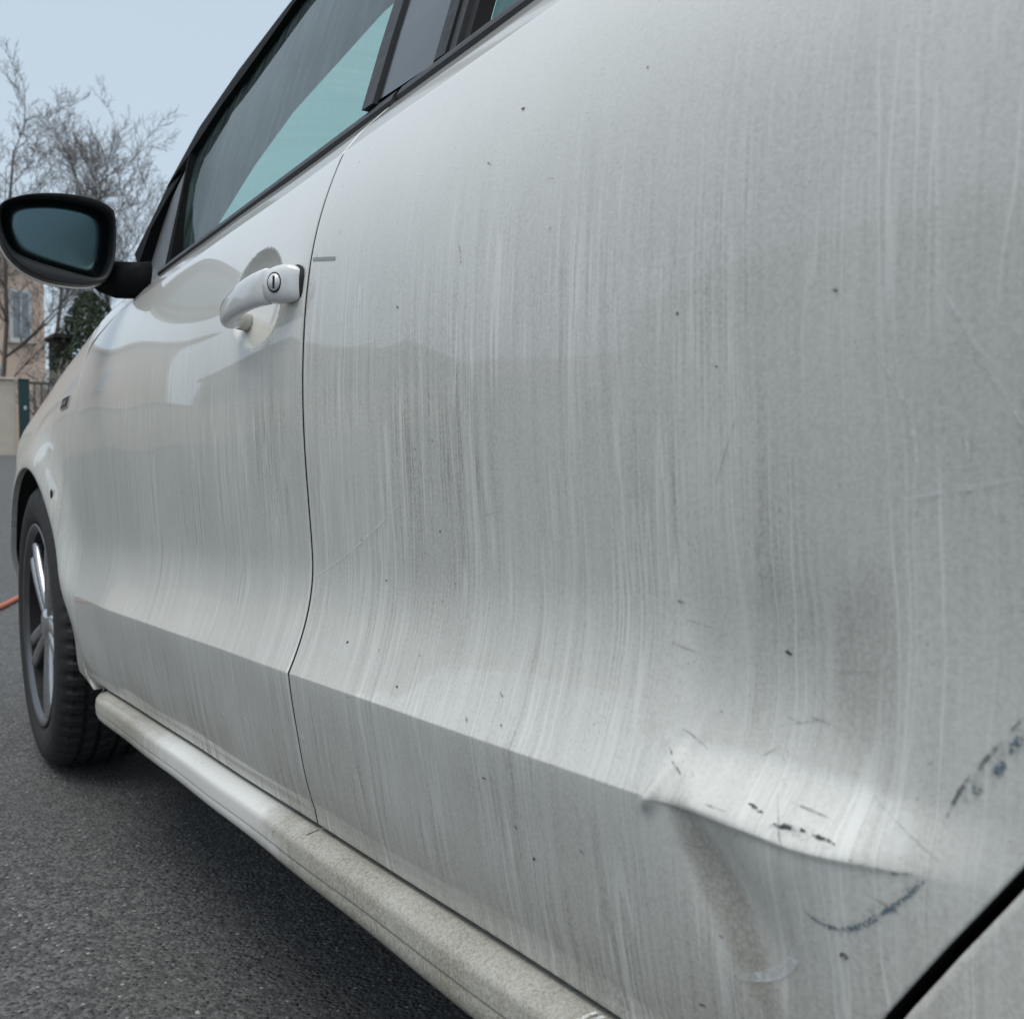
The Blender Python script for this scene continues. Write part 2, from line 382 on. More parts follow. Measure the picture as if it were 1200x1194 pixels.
def side_y(tab, z):
    zs = [p[0] for p in tab]; ys = [p[1] for p in tab]; return np.interp(z, zs, ys)
FD_F = [(.25, -.402), (.80, -.402), (.835, -.404), (.855, -.414), (.868, -.440), (.88, -.482), (.895, -.525), (.915, -.570), (.94, -.620), (.96, -.66), (1.1, -.68)]
RD_R = [(.28, -1.978), (.30, -1.989), (.36, -2.020), (.417, -2.048), (.456, -2.073), (.505, -2.106), (.56, -2.143), (.61, -2.170), (.66, -2.188), (.74, -2.20), (1.1, -2.215)]
H_TOP = .994
def door(name, yf, yr, nu, hs, extra, flipx=False):
    """outer skin with a hem all round; yf / yr give front and rear edge as functions of z"""
    us = np.concatenate([[-2, -1], np.linspace(0, 1, nu), [2, 3]])
    hs = np.concatenate([[hs[0]]*2, hs, [hs[-1]]*2])
    U, H = np.meshgrid(us, hs, indexing='ij'); u = np.clip(U, 0, 1)
    y = np.full_like(u, -1.4)
    for _ in range(6):
        z = zof(H, y); y = yf(z)*(1-u)+yr(z)*u
    z = zof(H, y); x = XS(y, z)
    if extra: x = x+extra(y, z)
    # rounded hem
    edge = np.zeros_like(u)
    dep = np.where((U == -1) | (U == 2), .0009, 0)+np.where((U == -2) | (U == 3), .022, 0)
    n = hs.size; J = np.tile(np.arange(n), (us.size, 1))
    dep = np.maximum(dep, np.where((J == 1) | (J == n-2), .0016, 0)); dep = np.maximum(dep, np.where((J == 0) | (J == n-1), .022, 0))
    sh = np.where(U <= -1, .0005, 0)-np.where(U >= 2, .0005, 0)
    y = y+sh; z = z+np.where(J <= 1, -.0012, 0)+np.where(J >= n-2, .0012, 0)
    x = x+dep
    if flipx: x = 2*CAR_LOC.x-x
    ob = grid(name, x, y, z, 'paint', car, flip=not flipx)
    ob.data.materials.append(M['seal']); nu_, nv_ = x.shape
    I, Jf = np.meshgrid(np.arange(nu_-1), np.arange(nv_-1), indexing='ij')
    ob.data.polygons.foreach_set('material_index', ((I == 0) | (I == nu_-2) | (Jf == 0) | (Jf == nv_-2)).astype(np.int32).ravel())
    return ob
def hlist(step):
    h = np.arange(.3065, H_TOP+1e-6, step)
    return np.unique(np.round(np.concatenate([h, .454+np.arange(-.012, .01401, .001), [H_TOP]]), 5))
def cup(y, z):
    r2 = ((y+1.293)/.074)**2+((z-.819-.10*(y+1.29))/.051)**2
    return .021*np.clip(1-r2, 0, 1)**.55
front_door = door('front_door', lambda z: side_y(FD_F, z), lambda z: np.full_like(z, -1.4274), 360, hlist(.0028), cup)
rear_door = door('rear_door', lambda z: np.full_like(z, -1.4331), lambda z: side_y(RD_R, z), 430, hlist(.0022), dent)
rear_door['label'] = 'rear door with a crumpled dent, rain-streaked dirt and scuffs'
for nm, a, b in (('front_door', FD_F, None), ('rear_door', None, RD_R)):
    door(nm, (lambda z: side_y(FD_F, z)) if a else (lambda z: np.full_like(z, -1.4331)), (lambda z: np.full_like(z, -1.4274)) if a else (lambda z: side_y(RD_R, z)), 40, hlist(.02), None, True)

# inner shell behind the shut lines
def shell(flip):
    ys = np.linspace(-.36, -2.26, 60); hs = np.linspace(.27, .975, 30)
    Y, H = np.meshgrid(ys, hs, indexing='ij'); Z = zof(H, Y); X = XS(Y, Z)+.034
    keep = X
    if flip: X = 2*CAR_LOC.x-X
    nu, nv = X.shape; f = grid_faces(nu, nv, 0, not flip); yc = Y.reshape(-1)[f].mean(1); zc = Z.reshape(-1)[f].mean(1)
    ok = (np.hypot(yc, zc-.3) > .36) & (np.hypot(yc+2.47, zc-.3) > .36)
    from_np('inner_shell', np.stack([X, Y, Z], -1).reshape(-1, 3), f[ok], 'seal', car)
shell(False); shell(True)

# ---- front wings and rear quarters: polar sheets round the wheel arches
ARCH = .336
def polar_panel(name, yc, zc, outline, phi0, phi1, nphi, nr, surf, flip, extra_strip=None):
    ph = np.linspace(phi0, phi1, nphi); V = []; O = np.array(outline)
    t = np.concatenate([[0, 0], np.linspace(0, 1, nr)**1.25, [1]])
    X = np.zeros((nphi, t.size)); Y = X.copy(); Z = X.copy()
    for k, p in enumerate(ph):
        d = np.array([math.cos(p), math.sin(p)]); best = None
        for a, b in zip(O[:-1], O[1:]):
            e = b-a; den = d[0]*e[1]-d[1]*e[0]
            if abs(den) < 1e-9: continue
            q = a-np.array([yc, zc]); s = (q[0]*e[1]-q[1]*e[0])/den; w_ = (q[0]*d[1]-q[1]*d[0])/den
            if s > ARCH*.9 and -1e-6 <= w_ <= 1+1e-6 and (best is None or s < best): best = s
        best = best or .45
        r = ARCH+(max(best, ARCH+.012)-ARCH)*t
        Y[k] = yc+r*d[0]; Z[k] = zc+r*d[1]
    X = surf(Y, Z, np.hypot(Y-yc, Z-zc)); X[:, 0] += .012; X[:, 1] += .0015; X[:, -1] += .02
    if flip: X = 2*CAR_LOC.x-X
    return X, Y, Z
ZT = [(-.75, .935), (-.60, .938), (-.42, .946), (-.2, .908), (0, .872), (.2, .828), (.4, .768), (.55, .70), (.70, .60)]
def ztop(y): return np.interp(y, [p[0] for p in ZT], [p[1] for p in ZT])
def wing_surf(y, z, r):
    h = z-SL*(YB-y); hb = .985-(ztop(y)-z)                         # roll over towards the bonnet
    b = sm(z, .60, .80); hh = h*(1-b)+np.maximum(hb, h*0)*b
    x = P0(np.maximum(hh, .30))
    x = x-.022*Bc(h)*np.clip((-y-.30)/.12, 0, 1)*.4
    x = x-.024*np.exp(-((r-ARCH)/.06)**2)*sm(z, .30, .45)
    x = x+1.3*np.clip(y-.27, 0, .3)**2+.66*np.clip(y-.54, 0, 1)
    return x
def wing(flip):
    top = [(y, float(ztop(y))) for y in (-.397, -.2, 0, .2, .4, .55, .68)]
    outl = [(-.397, .262), (-.397, .5), (-.397, .75)]+top+[(.70, .55), (.71, .25)]
    X, Y, Z = polar_panel('front_wing', 0, .3, outl, R(187), R(-9), 110 if not flip else 40, 34 if not flip else 10, wing_surf, flip)
    V = np.stack([X, Y, Z], -1).reshape(-1, 3); F = grid_faces(*X.shape, 0, flip=not flip)
    zs = np.linspace(.735, 1, 24); tt = np.linspace(0, 1, 14)
    Z2 = np.zeros((24, 14)); Y2 = Z2.copy()
    for k, q in enumerate(np.linspace(0, 1, 24)):
        for j, t in enumerate(tt):
            z = .735+q*(.94-.735)
            y0 = float(side_y(FD_F, z))+.0045; y = y0*(1-t)+-.397*t
            Y2[k, j] = y; Z2[k, j] = .735+q*(float(ztop(y))-.735)
    for k in range(24):       # keep the rear edge parallel to the door edge after the height change
        for j, t in enumerate(tt):
            y0 = float(side_y(FD_F, Z2[k, j]))+.0045; Y2[k, j] = y0*(1-t)+-.397*t
    X2 = wing_surf(Y2, Z2, np.hypot(Y2, Z2-.3))
    X2[:, 0] += .012
    if flip: X2 = 2*CAR_LOC.x-X2
    V2 = np.stack([X2, Y2, Z2], -1).reshape(-1, 3)
    F2 = grid_faces(24, 14, len(V), flip=flip)
    return from_np('front_wing', np.concatenate([V, V2]), np.concatenate([F, F2]), 'paint', car)
front_wing = wing(False); wing(True)
def quarter_surf(y, z, r):
    return XS(y, z)-.008*np.exp(-((r-ARCH)/.05)**2)*sm(z, .30, .45)+.0
def quarter(flip):
    edge = [(float(side_y(RD_R, z))-.007, z) for z in (.26, .30, .36, .417, .456, .505, .56, .61, .66, .74, .85, .97)]
    outl = edge+[(-2.6, 1.02), (-2.95, 1.03), (-3.06, .9), (-3.07, .6), (-3.05, .25)]
    X, Y, Z = polar_panel('rear_quarter', -2.47, .3, outl, R(-8), R(188), 120 if not flip else 40, 30 if not flip else 10, quarter_surf, flip)
    ob = grid('rear_quarter', X, Y, Z, 'paint', car, flip=flip); ob.data.materials.append(M['seal']); n_ = X.shape
    ob.data.polygons.foreach_set('material_index', np.tile(np.arange(n_[1]-1) == n_[1]-2, (n_[0]-1, 1)).astype(np.int32).ravel()); return ob
quarter(False); quarter(True)

# ---- sill
def sill(flip):
    ys = np.concatenate([np.linspace(-.455, -.52, 8), np.linspace(-.54, -2.02, 90)])
    prof = [(.060, .2995), (.0270, .3005), (.0262, .3004), (.0180, .2968), (.0105, .2930), (.0085, .2914), (.0068, .2888), (.0060, .2860), (.0050, .2745), (.0049, .2738), (.0062, .2732), (.0062, .2724), (.0056, .2716), (.0056, .2640), (.0072, .2600), (.0110, .2570), (.0250, .2525), (.080, .2470)]
    n = len(prof); X = np.zeros((ys.size, n)); Y = X.copy(); Z = X.copy()
    for k, y in enumerate(ys):
        e = float(sm(np.array(y), -.60, -.455))
        for j, (x, h) in enumerate(prof):
            hh = h+(.292-h)*.55*e if h < .292 else h-.004*e
            hh += -.006*float(sm(np.array(-y), 1.2, 1.9))*(1 if j > 12 else 0)
            X[k, j] = x+.034*e*e; Y[k, j] = y; Z[k, j] = zof(hh, y)
    X = X+.0006*np.sin(Y*23)
    if flip: X = 2*CAR_LOC.x-X
    return grid('sill', X, Y, Z, 'sill', car, flip=flip)
sill_o = sill(False); sill(True)
gp = [(.0262, .3004), (.0222, .2987), (.0185, .2970), (.0160, .2958)]
from_np('sill_joint', [(x-.0004, y+.002*k, zof(h+.0004, y+.002*k)) for y in (-1.4312, -1.4326) for k, (x, h) in enumerate(gp)], [(j, j+1, j+5, j+4) for j in range(3)], 'seal', sill_o, False)

# ---- underbody and wheel housings
ub = [(.10, -3.0, .30), (.10, .55, .26)]
box('underbody', (.075, -2.14, .205), (1.605, -.36, .235), 'liner', car)
box('engine_undertray', (.30, -.36, .20), (1.38, .62, .23), 'liner', car)
box('boot_floor', (.30, -3.0, .25), (1.38, -2.14, .28), 'liner', car)
def liner(yc, flip):
    rings = []
    for k in range(25):
        a = R(-8+196*k/24); ly, lz = yc+ARCH*1.015*math.cos(a), .3+ARCH*1.015*math.sin(a)
        x0 = float((wing_surf if yc == 0 else quarter_surf)(np.array(ly), np.array(lz), np.array(ARCH*1.015)))+.011
        rings.append([(x, ly, lz) for x in (x0, .10, .20, .31)])
    X = np.array(rings)
    if flip: X[..., 0] = 2*CAR_LOC.x-X[..., 0]
    grid('arch_liner', X[..., 0], X[..., 1], X[..., 2], 'liner', car)
    bx = (.31, .33) if not flip else (2*CAR_LOC.x-.33, 2*CAR_LOC.x-.31)
    box('arch_wall', (bx[0], yc-.345, .24), (bx[1], yc+.345, .66), 'liner', car)
for yc in (0, -2.47):
    for f in (False, True): liner(yc, f)

# ------------------------------------------------------------------ wheels
TR = .302
def wheel_meshes():
    out = {}
    # tyre: profile (radius, axial) with x outward negative
    prof = [(.208, .030), (.212, .012), (.225, .004), (.245, -.0015), (.262, .000), (.266, .0005), (.269, .0015), (.283, .006), (.293, .015), (.2985, .024)]
    tread = [(.300, .030, 1), (.301, .041, 1), (.301, .046, 1), (.293, .0475, 0), (.293, .054, 0), (.301, .0555, 2), (.3015, .075, 2), (.293, .0765, 0), (.293, .084, 0), (.3015, .0855, 2), (.302, .10, 2),
             (.3015, .1145, 2), (.293, .116, 0), (.293, .1235, 0), (.3015, .125, 2), (.301, .1445, 2), (.293, .146, 0), (.293, .1525, 0), (.301, .154, 1), (.300, .170, 1)]
    inner = [(.2985, .176), (.288, .188), (.262, .198), (.225, .196), (.208, .172)]
    P = [(r, a, 0) for r, a in prof]+tread+[(r, a, 0) for r, a in inner]
    n = 300; V = []
    for k in range(n):
        t = 2*math.pi*k/n
        for r, a, g in P:
            rr = r
            if g == 1 and k % 5 < 2: rr -= .0075
            if g == 2 and (k+int(a*220)) % 6 == 0: rr -= .0055
            if g == 0 and r > .290 and a < .03 and k % 5 < 2: rr -= .0045
            V.append((a, rr*math.sin(t), rr*math.cos(t)))
    m = len(P); F = [((k*m+j), (k*m+j+1), ((k+1) % n)*m+j+1, ((k+1) % n)*m+j) for k in range(n) for j in range(m-1)]
    out['tyre'] = (V, F)
    # rim barrel and lip
    pr = [(.213, .010), (.2165, .0065), (.2145, .003), (.208, .0045), (.204, .010), (.199, .015)]
    n = 96; V = [(a, r*math.sin(2*math.pi*k/n), r*math.cos(2*math.pi*k/n)) for k in range(n) for r, a in pr]; m = len(pr)
    out['rim'] = (V, [((k*m+j), (k*m+j+1), ((k+1) % n)*m+j+1, ((k+1) % n)*m+j) for k in range(n) for j in range(m-1)])
    pr = [(.199, .0152), (.193, .030), (.188, .060), (.184, .090), (.03, .095)]
    V = [(a, r*math.sin(2*math.pi*k/n), r*math.cos(2*math.pi*k/n)) for k in range(n) for r, a in pr]; m = len(pr)
    out['rim_barrel'] = (V, [((k*m+j), (k*m+j+1), ((k+1) % n)*m+j+1, ((k+1) % n)*m+j) for k in range(n) for j in range(m-1)])
    # one spoke: a pair of ridged blades that part towards the rim
    V = []; F = []; secs = 14; prof_u = np.linspace(-1, 1, 7); m = 9
    for side in (-1, 1):
        o_ = len(V)
        for k in range(secs):
            s = k/(secs-1); r = .030+s*.175; cy = side*(.0125+.0145*s**1.3); wd = .0115+.006*s**2; xo = .019-.010*math.sin(min(1, s*1.1)*math.pi*.5)+.004*s
            for u in prof_u: V.append((xo+.007*abs(u)**2.2, cy+u*wd, r))
            for u in (1, -1): V.append((xo+.030, cy+u*wd*.8, r))
        F += [(o_+k*m+j, o_+k*m+(j+1) % m, o_+(k+1)*m+(j+1) % m, o_+(k+1)*m+j) for k in range(secs-1) for j in range(m)]
    out['spoke'] = (V, F)
    pr = [(.0005, .012), (.018, .0125), (.027, .0145), (.030, .018), (.044, .024), (.050, .034), (.050, .07)]
    n = 40; V = [(a, r*math.sin(2*math.pi*k/n), r*math.cos(2*math.pi*k/n)) for k in range(n) for r, a in pr]; m = len(pr)
    out['hub_cap'] = (V, [((k*m+j), (k*m+j+1), ((k+1) % n)*m+j+1, ((k+1) % n)*m+j) for k in range(n) for j in range(m-1)])
    pr = [(.06, .075), (.125, .072), (.128, .078), (.128, .095), (.05, .095)]
    n = 48; V = [(a, r*math.sin(2*math.pi*k/n), r*math.cos(2*math.pi*k/n)) for k in range(n) for r, a in pr]; m = len(pr)
    out['brake_disc'] = (V, [((k*m+j), (k*m+j+1), ((k+1) % n)*m+j+1, ((k+1) % n)*m+j) for k in range(n) for j in range(m-1)])
    return out
WM = wheel_meshes(); ME = {}
for k, mat in (('tyre', 'rubber'), ('rim', 'rim'), ('rim_barrel', 'liner'), ('spoke', 'alloy'), ('hub_cap', 'chrome'), ('brake_disc', 'alloy_dark')):
    me = bpy.data.meshes.new(k); me.from_pydata(WM[k][0], [], WM[k][1]); me.update()
    bm = bmesh.new(); bm.from_mesh(me); bmesh.ops.recalc_face_normals(bm, faces=bm.faces); bm.to_mesh(me); bm.free()
    me.materials.append(M[mat]); me.polygons.foreach_set('use_smooth', [True]*len(me.polygons)); ME[k] = me
    if k == 'tyre': me.polygons.foreach_set('use_smooth', [sum(np.hypot(me.vertices[i].co.y, me.vertices[i].co.z) for i in p.vertices)/4 < .2895 for p in me.polygons])
def raw(name, me, parent, mtx):
    o = bpy.data.objects.new(name, me); COL.objects.link(o); o.parent = parent; o.matrix_basis = mtx; return o
def wheel(x, y, flip, steer=0., spin=28.):
    we = bpy.data.objects.new('wheel', None); COL.objects.link(we); we.parent = car; we.empty_display_size = .1
    we.matrix_basis = Matrix.Translation(Vector((x, y, TR))-CAR_LOC) @ Matrix.Rotation(R(180) if flip else 0, 4, 'Z') @ Matrix.Rotation(R(steer), 4, 'Z')
    raw('tyre', ME['tyre'], we, Matrix.Identity(4))
    raw('rim', ME['rim'], we, Matrix.Identity(4)); raw('rim_barrel', ME['rim_barrel'], we, Matrix.Identity(4))
    for k in range(5): raw('spoke', ME['spoke'], we, Matrix.Rotation(R(spin+72*k), 4, 'X'))
    raw('hub_cap', ME['hub_cap'], we, Matrix.Identity(4)); raw('brake_disc', ME['brake_disc'], we, Matrix.Identity(4))
wheel(.003, 0, False, -1.0); wheel(.012, -2.47, False, 0, 50); wheel(1.67, 0, True, -1.5); wheel(1.668, -2.47, True, 0, 12)

# ------------------------------------------------------------------ greenhouse
def gx(z, y=-1.2): return .100+.40*(z-.98)
# roof rail / A-pillar outer line (x, y, z)
RAIL = [(.160, -.20, 1.044), (.184, -.30, 1.133), (.208, -.37, 1.190), (.231, -.45, 1.274), (.253, -.62, 1.337), (.2605, -.80, 1.370), (.268, -1.05, 1.405), (.272, -1.4, 1.428), (.272, -1.8, 1.430), (.272, -2.2, 1.412), (.275, -2.6, 1.37), (.28, -2.85, 1.31)]
RAIL = [(x_, y_, z_-.009) for x_, y_, z_ in RAIL]
def body_shape_bits():
    # roof skin
    rl = np.array(RAIL[4:]); nu = len(rl); ts = np.linspace(0, 1, 15)
    X = np.zeros((nu, 15)); Y = X.copy(); Z = X.copy()
    for k, (x, y, z) in enumerate(rl):
        for j, t in enumerate(ts):
            X[k, j] = x+(1.68-2*x)*t; b = 4*t*(1-t); Y[k, j] = y+(.17*b*(1-k/ (nu-1))**2); Z[k, j] = z+.045*b**.6
    f = grid_faces(nu, 15); I, J = np.meshgrid(np.arange(nu-1), np.arange(14), indexing='ij'); hole = ((I < 2) & (J > 0) & (J < 13)).ravel()
    V = np.stack([X, Y, Z], -1).reshape(-1, 3); roof = from_np('roof', V, f[~hole], 'paint', car); used = np.unique(f[hole]); mp = {int(a): k for k, a in enumerate(used)}
    from_np('added_roof_glass', V[used], [[mp[int(a)] for a in q] for q in f[hole]], 'glass', roof)  # roof opening added so bright sky shows through the front window
    # A-pillars (white) along the rail
    for f in (False, True):
        path = []
        for k, (x, y, z) in enumerate(RAIL[:8]):
            path.append((Vector(((2*CAR_LOC.x-x-.014) if f else x+.014, y, z-.004)), .011))
        tube('roof_pillar', path, 'paint', car, 10)
    # windscreen: between the two pillar lines, bowed forwards
    rl = np.array(RAIL[:5]); nu = len(rl); ts = np.linspace(0, 1, 17); X = np.zeros((nu, 17)); Y = X.copy(); Z = X.copy()
    for k, (x, y, z) in enumerate(rl):
        for j, t in enumerate(ts):
            b = 4*t*(1-t); X[k, j] = x+.02*(1-k/(nu-1))+(1.68-.04*(1-k/(nu-1))-2*x)*t; e_ = k/(nu-1); Y[k, j] = y+.17*b; Z[k, j] = z+.015*b*(1-e_)+.045*b**.6*e_
    grid('windscreen', X, Y, Z, 'glass', car)
    # bonnet
    ys = np.array([-.66, -.5, -.35, -.2, 0, .2, .4, .55, .68]); ts = np.linspace(0, 1, 21); X = np.zeros((ys.size, 21)); Y = X.copy(); Z = X.copy()
    for k, y in enumerate(ys):
        x0 = float(wing_surf(np.array(y), np.array(ztop(y)), np.array(.6)))+.004
        for j, t in enumerate(ts):
            b = 4*t*(1-t); X[k, j] = x0+(1.68-2*x0)*t; Y[k, j] = y+.10*b*max(0, (y+.2)); Z[k, j] = float(ztop(y))-.002+.055*b**.55-(.02 if y < -.3 else 0)*b
    grid('bonnet', X, Y, Z, 'paint', car)
    # front bumper, wrapped round the nose
    ts = np.linspace(0, 1, 25); prof = [(-.02, .60), (.045, .52), (.06, .42), (.055, .32), (.02, .24), (-.05, .20)]
    X = np.zeros((25, 6)); Y = X.copy(); Z = X.copy()
    for j, t in enumerate(ts):
        b = (4*t*(1-t))**.5
        for k, (d, z) in enumerate(prof): X[j, k] = .10+1.48*t; Y[j, k] = .69+.12*b+d*.6; Z[j, k] = z
    grid('front_bumper', X, Y, Z, 'paint', car)
    for x0 in (.14, 1.20):
        bm = bmesh.new(); add_box(bm, (x0, .66, .60), (x0+.34, .755, .70)); bmesh.ops.bevel(bm, geom=list(bm.edges), offset=.03, segments=3, affect='EDGES'); bm_obj('headlamp', bm, 'house_glass', car)
    box('grille', (.5, .70, .575), (1.18, .79, .66), 'plastic', car, .01)
    # tailgate and rear bumper
    ts = np.linspace(0, 1, 15); prof = [(-2.85, 1.33), (-2.95, 1.15), (-3.03, 1.0), (-3.07, .8), (-3.08, .6), (-3.10, .52), (-3.12, .40), (-3.08, .26)]
    X = np.zeros((8, 15)); Y = X.copy(); Z = X.copy()
    for k, (y, z) in enumerate(prof):
        x0 = .28-.26*min(1, max(0, (1.33-z)/.35))+.05*(z < .7)*0
        for j, t in enumerate(ts): b = (4*t*(1-t))**.5; X[k, j] = x0+(1.68-2*x0)*t; Y[k, j] = y+.05-.07*b; Z[k, j] = z
    grid('tailgate', X, Y, Z, 'paint', car)
body_shape_bits()

# window openings of the left side (and mirrored right side)
def frame_strip(name, A, B, mat, parent, t_in=.02, out=.004, flip=False):
    """ribbon between polylines A and B (points x,y,z) with real thickness"""
    n = len(A); rings = []
    for a, b in zip(A, B):
        a = Vector(a); b = Vector(b); r = [a+Vector((-out, 0, 0)), b+Vector((-out, 0, 0)), b+Vector((t_in, 0, 0)), a+Vector((t_in, 0, 0))]
        if flip: r = [Vector((2*CAR_LOC.x-p.x, p.y, p.z)) for p in r]
        rings.append([tuple(p) for p in r])
    return loft(name, rings, mat, parent, smooth=False)
GT = [(.164, -.62, 1.163), (.198, -.674, 1.230), (.216, -.777, 1.272), (.236, -.906, 1.324), (.250, -1.05, 1.358), (.255, -1.20, 1.372), (.257, -1.345, 1.380)]     # top edge of front glass
def belt_pt(y, dh=0.): h = .992+dh; return (float(P0(np.array(min(h, .990))))+.004+(.30*dh if dh > 0 else 0), y, zof(h, y))
WIN = {}
def side_windows(flip, fd, rd):
    mir = lambda p: (2*CAR_LOC.x-p[0], p[1], p[2]) if flip else p
    # belt trims
    for nm, y0, y1, par in (('belt_trim', -.610, -1.436, fd), ('belt_trim', -1.447, -2.215, rd)):
        ys = np.linspace(y0, y1, 30); rings = []
        for y in ys:
            x = float(P0(np.array(.992))); z = zof(.992, y)
            pts = [(x-.0005, z), (x-.0020, z+.004), (x+.0005, z+.009), (x+.004, z+.0135), (x+.009, z+.0160), (x+.020, z+.0155), (x+.022, z-.004)]
            rings.append([mir((px, y, pz)) for px, pz in pts])
        loft(nm, rings, 'trim', par, smooth=False)
    # front glass
    rows = []
    for k in range(18):
        t = k/17; top_y = -.62+t*(-1.345+.62); bot_y = -.66+t*(-1.375+.66)
        tp = np.array([np.interp(-top_y, [-p[1] for p in GT], [p[i] for p in GT]) for i in range(3)])
        bx, by, bz = belt_pt(bot_y); bt = np.array([bx+.014, by, bz-.01])
        rows.append([mir(tuple(bt*(1-s)+tp*s+np.array([.008-.010*4*s*(1-s), 0, 0]))) for s in np.linspace(0, 1, 8)])
    A = np.array(rows); grid('window_glass', A[..., 0], A[..., 1], A[..., 2], 'glass', fd, flip=not flip)
    # divider bar and quarter light next to the mirror
    b1, b2 = belt_pt(-.645), belt_pt(-.672)
    frame_strip('window_divider', [(b1[0]+.002, -.640, b1[2]), (.170, -.590, 1.166)], [(b2[0]+.002, -.668, b2[2]), (.163, -.622, 1.163)], 'frame', fd, .02, .004, flip)
    bq = belt_pt(-.55)
    q = [mir((bq[0]+.004, -.670, zof(.960, -.655))), mir((.17, -.600, 1.165)), mir((.175, -.43, 1.115)), mir((.145, -.34, .955))]
    from_np('quarter_light', q, [(0, 1, 2, 3)], 'quarter', fd, False)
    # door frame over the glass, following the rail
    top = [(.164, -.622, 1.163)]+GT[1:]
    rail = [(.192, -.375, 1.178), (.226, -.470, 1.270), (.245, -.63, 1.326), (.2555, -.80, 1.361), (.262, -1.05, 1.394), (.266, -1.20, 1.406), (.267, -1.345, 1.414)]
    rail = [(x_, y_, z_-.013) for x_, y_, z_ in rail]
    frame_strip('window_frame', top, rail, 'frame', fd, .03, .004, flip)
    fr = [(.150, -.30, 1.05), (.170, -.325, 1.10), (.192, -.375, 1.165), (.226, -.470, 1.257)]
    fq = [(.140, -.36, 1.015), (.155, -.40, 1.08), (.172, -.46, 1.13), (.198, -.56, 1.20)]
    frame_strip('quarter_frame', fq, fr, 'frame', fd, .02, .003, flip)
    # rear upright of the door frame, gloss pillar cover, rear frame strips, rear glass
    def upright(nm, yb0, yb1, yt0, yt1, mat, par, out=.004, t_in=.02):
        za, zb = zof(1.008, (yb0+yb1)/2), 1.385
        A_ = []; B_ = []
        for s in np.linspace(0, 1, 6):
            z = za*(1-s)+zb*s; x = gx(z)+.004-.010*4*s*(1-s)*.5
            A_.append((x, yb0*(1-s)+yt0*s, z)); B_.append((x, yb1*(1-s)+yt1*s, z))
        frame_strip(nm, A_, B_, mat, par, t_in, out, flip)
    upright('window_upright', -1.368, -1.393, -1.326, -1.353, 'trim', fd, .007)
    upright('pillar_cover', -1.394, -1.503, -1.354, -1.470, 'gloss', car if False else fd, .003)
    upright('window_upright', -1.5045, -1.524, -1.472, -1.492, 'plastic', rd, .004)
    upright('window_upright', -1.5245, -1.536, -1.4925, -1.505, 'trim', rd, .001)
    upright('window_upright', -1.5365, -1.548, -1.5055, -1.517, 'seal', rd, -.004)
    rows = []
    for k in range(10):
        t = k/9; yb = -1.545+t*(-2.19+1.545); yt = -1.515+t*(-2.08+1.515)
        bx, by, bz = belt_pt(yb); ztp = 1.382-.03*t; tp = np.array([gx(ztp), yt, ztp]); bt = np.array([bx+.014, by, bz-.01])
        rows.append([mir(tuple(bt*(1-s)+tp*s+np.array([.008, 0, 0]))) for s in np.linspace(0, 1, 6)])
    A = np.array(rows); grid('window_glass', A[..., 0], A[..., 1], A[..., 2], 'dark_glass', rd, flip=not flip)
    frame_strip('window_frame', [(gx(1.383), -1.345, 1.383), (gx(1.383), -1.8, 1.385), (gx(1.36), -2.10, 1.355)], [(.268, -1.345, 1.414), (.268, -1.8, 1.416), (.268, -2.12, 1.40)], 'plastic', rd, .03, .004, flip)
    # rear pillar body panel
    pts = [mir(p) for p in [(gx(1.36)-.004, -2.09, 1.36), (.27, -2.2, 1.41), (.275, -2.6, 1.365), (.28, -2.86, 1.30), (.17, -2.98, 1.12), (.10, -3.0, 1.03), (.095, -2.6, 1.03), (.10, -2.2, 1.01)]]
    ctr = mir((.17, -2.5, 1.2)); from_np('rear_pillar', pts+[ctr], [(i, (i+1) % 8, 8) for i in range(8)], 'paint', car, False)
fd_r = [o for o in car.children if o.name.startswith('front_door') and o is not front_door][0]
rd_r = [o for o in car.children if o.name.startswith('rear_door') and o is not rear_door][0]
side_windows(False, front_door, rear_door); side_windows(True, fd_r, rd_r)

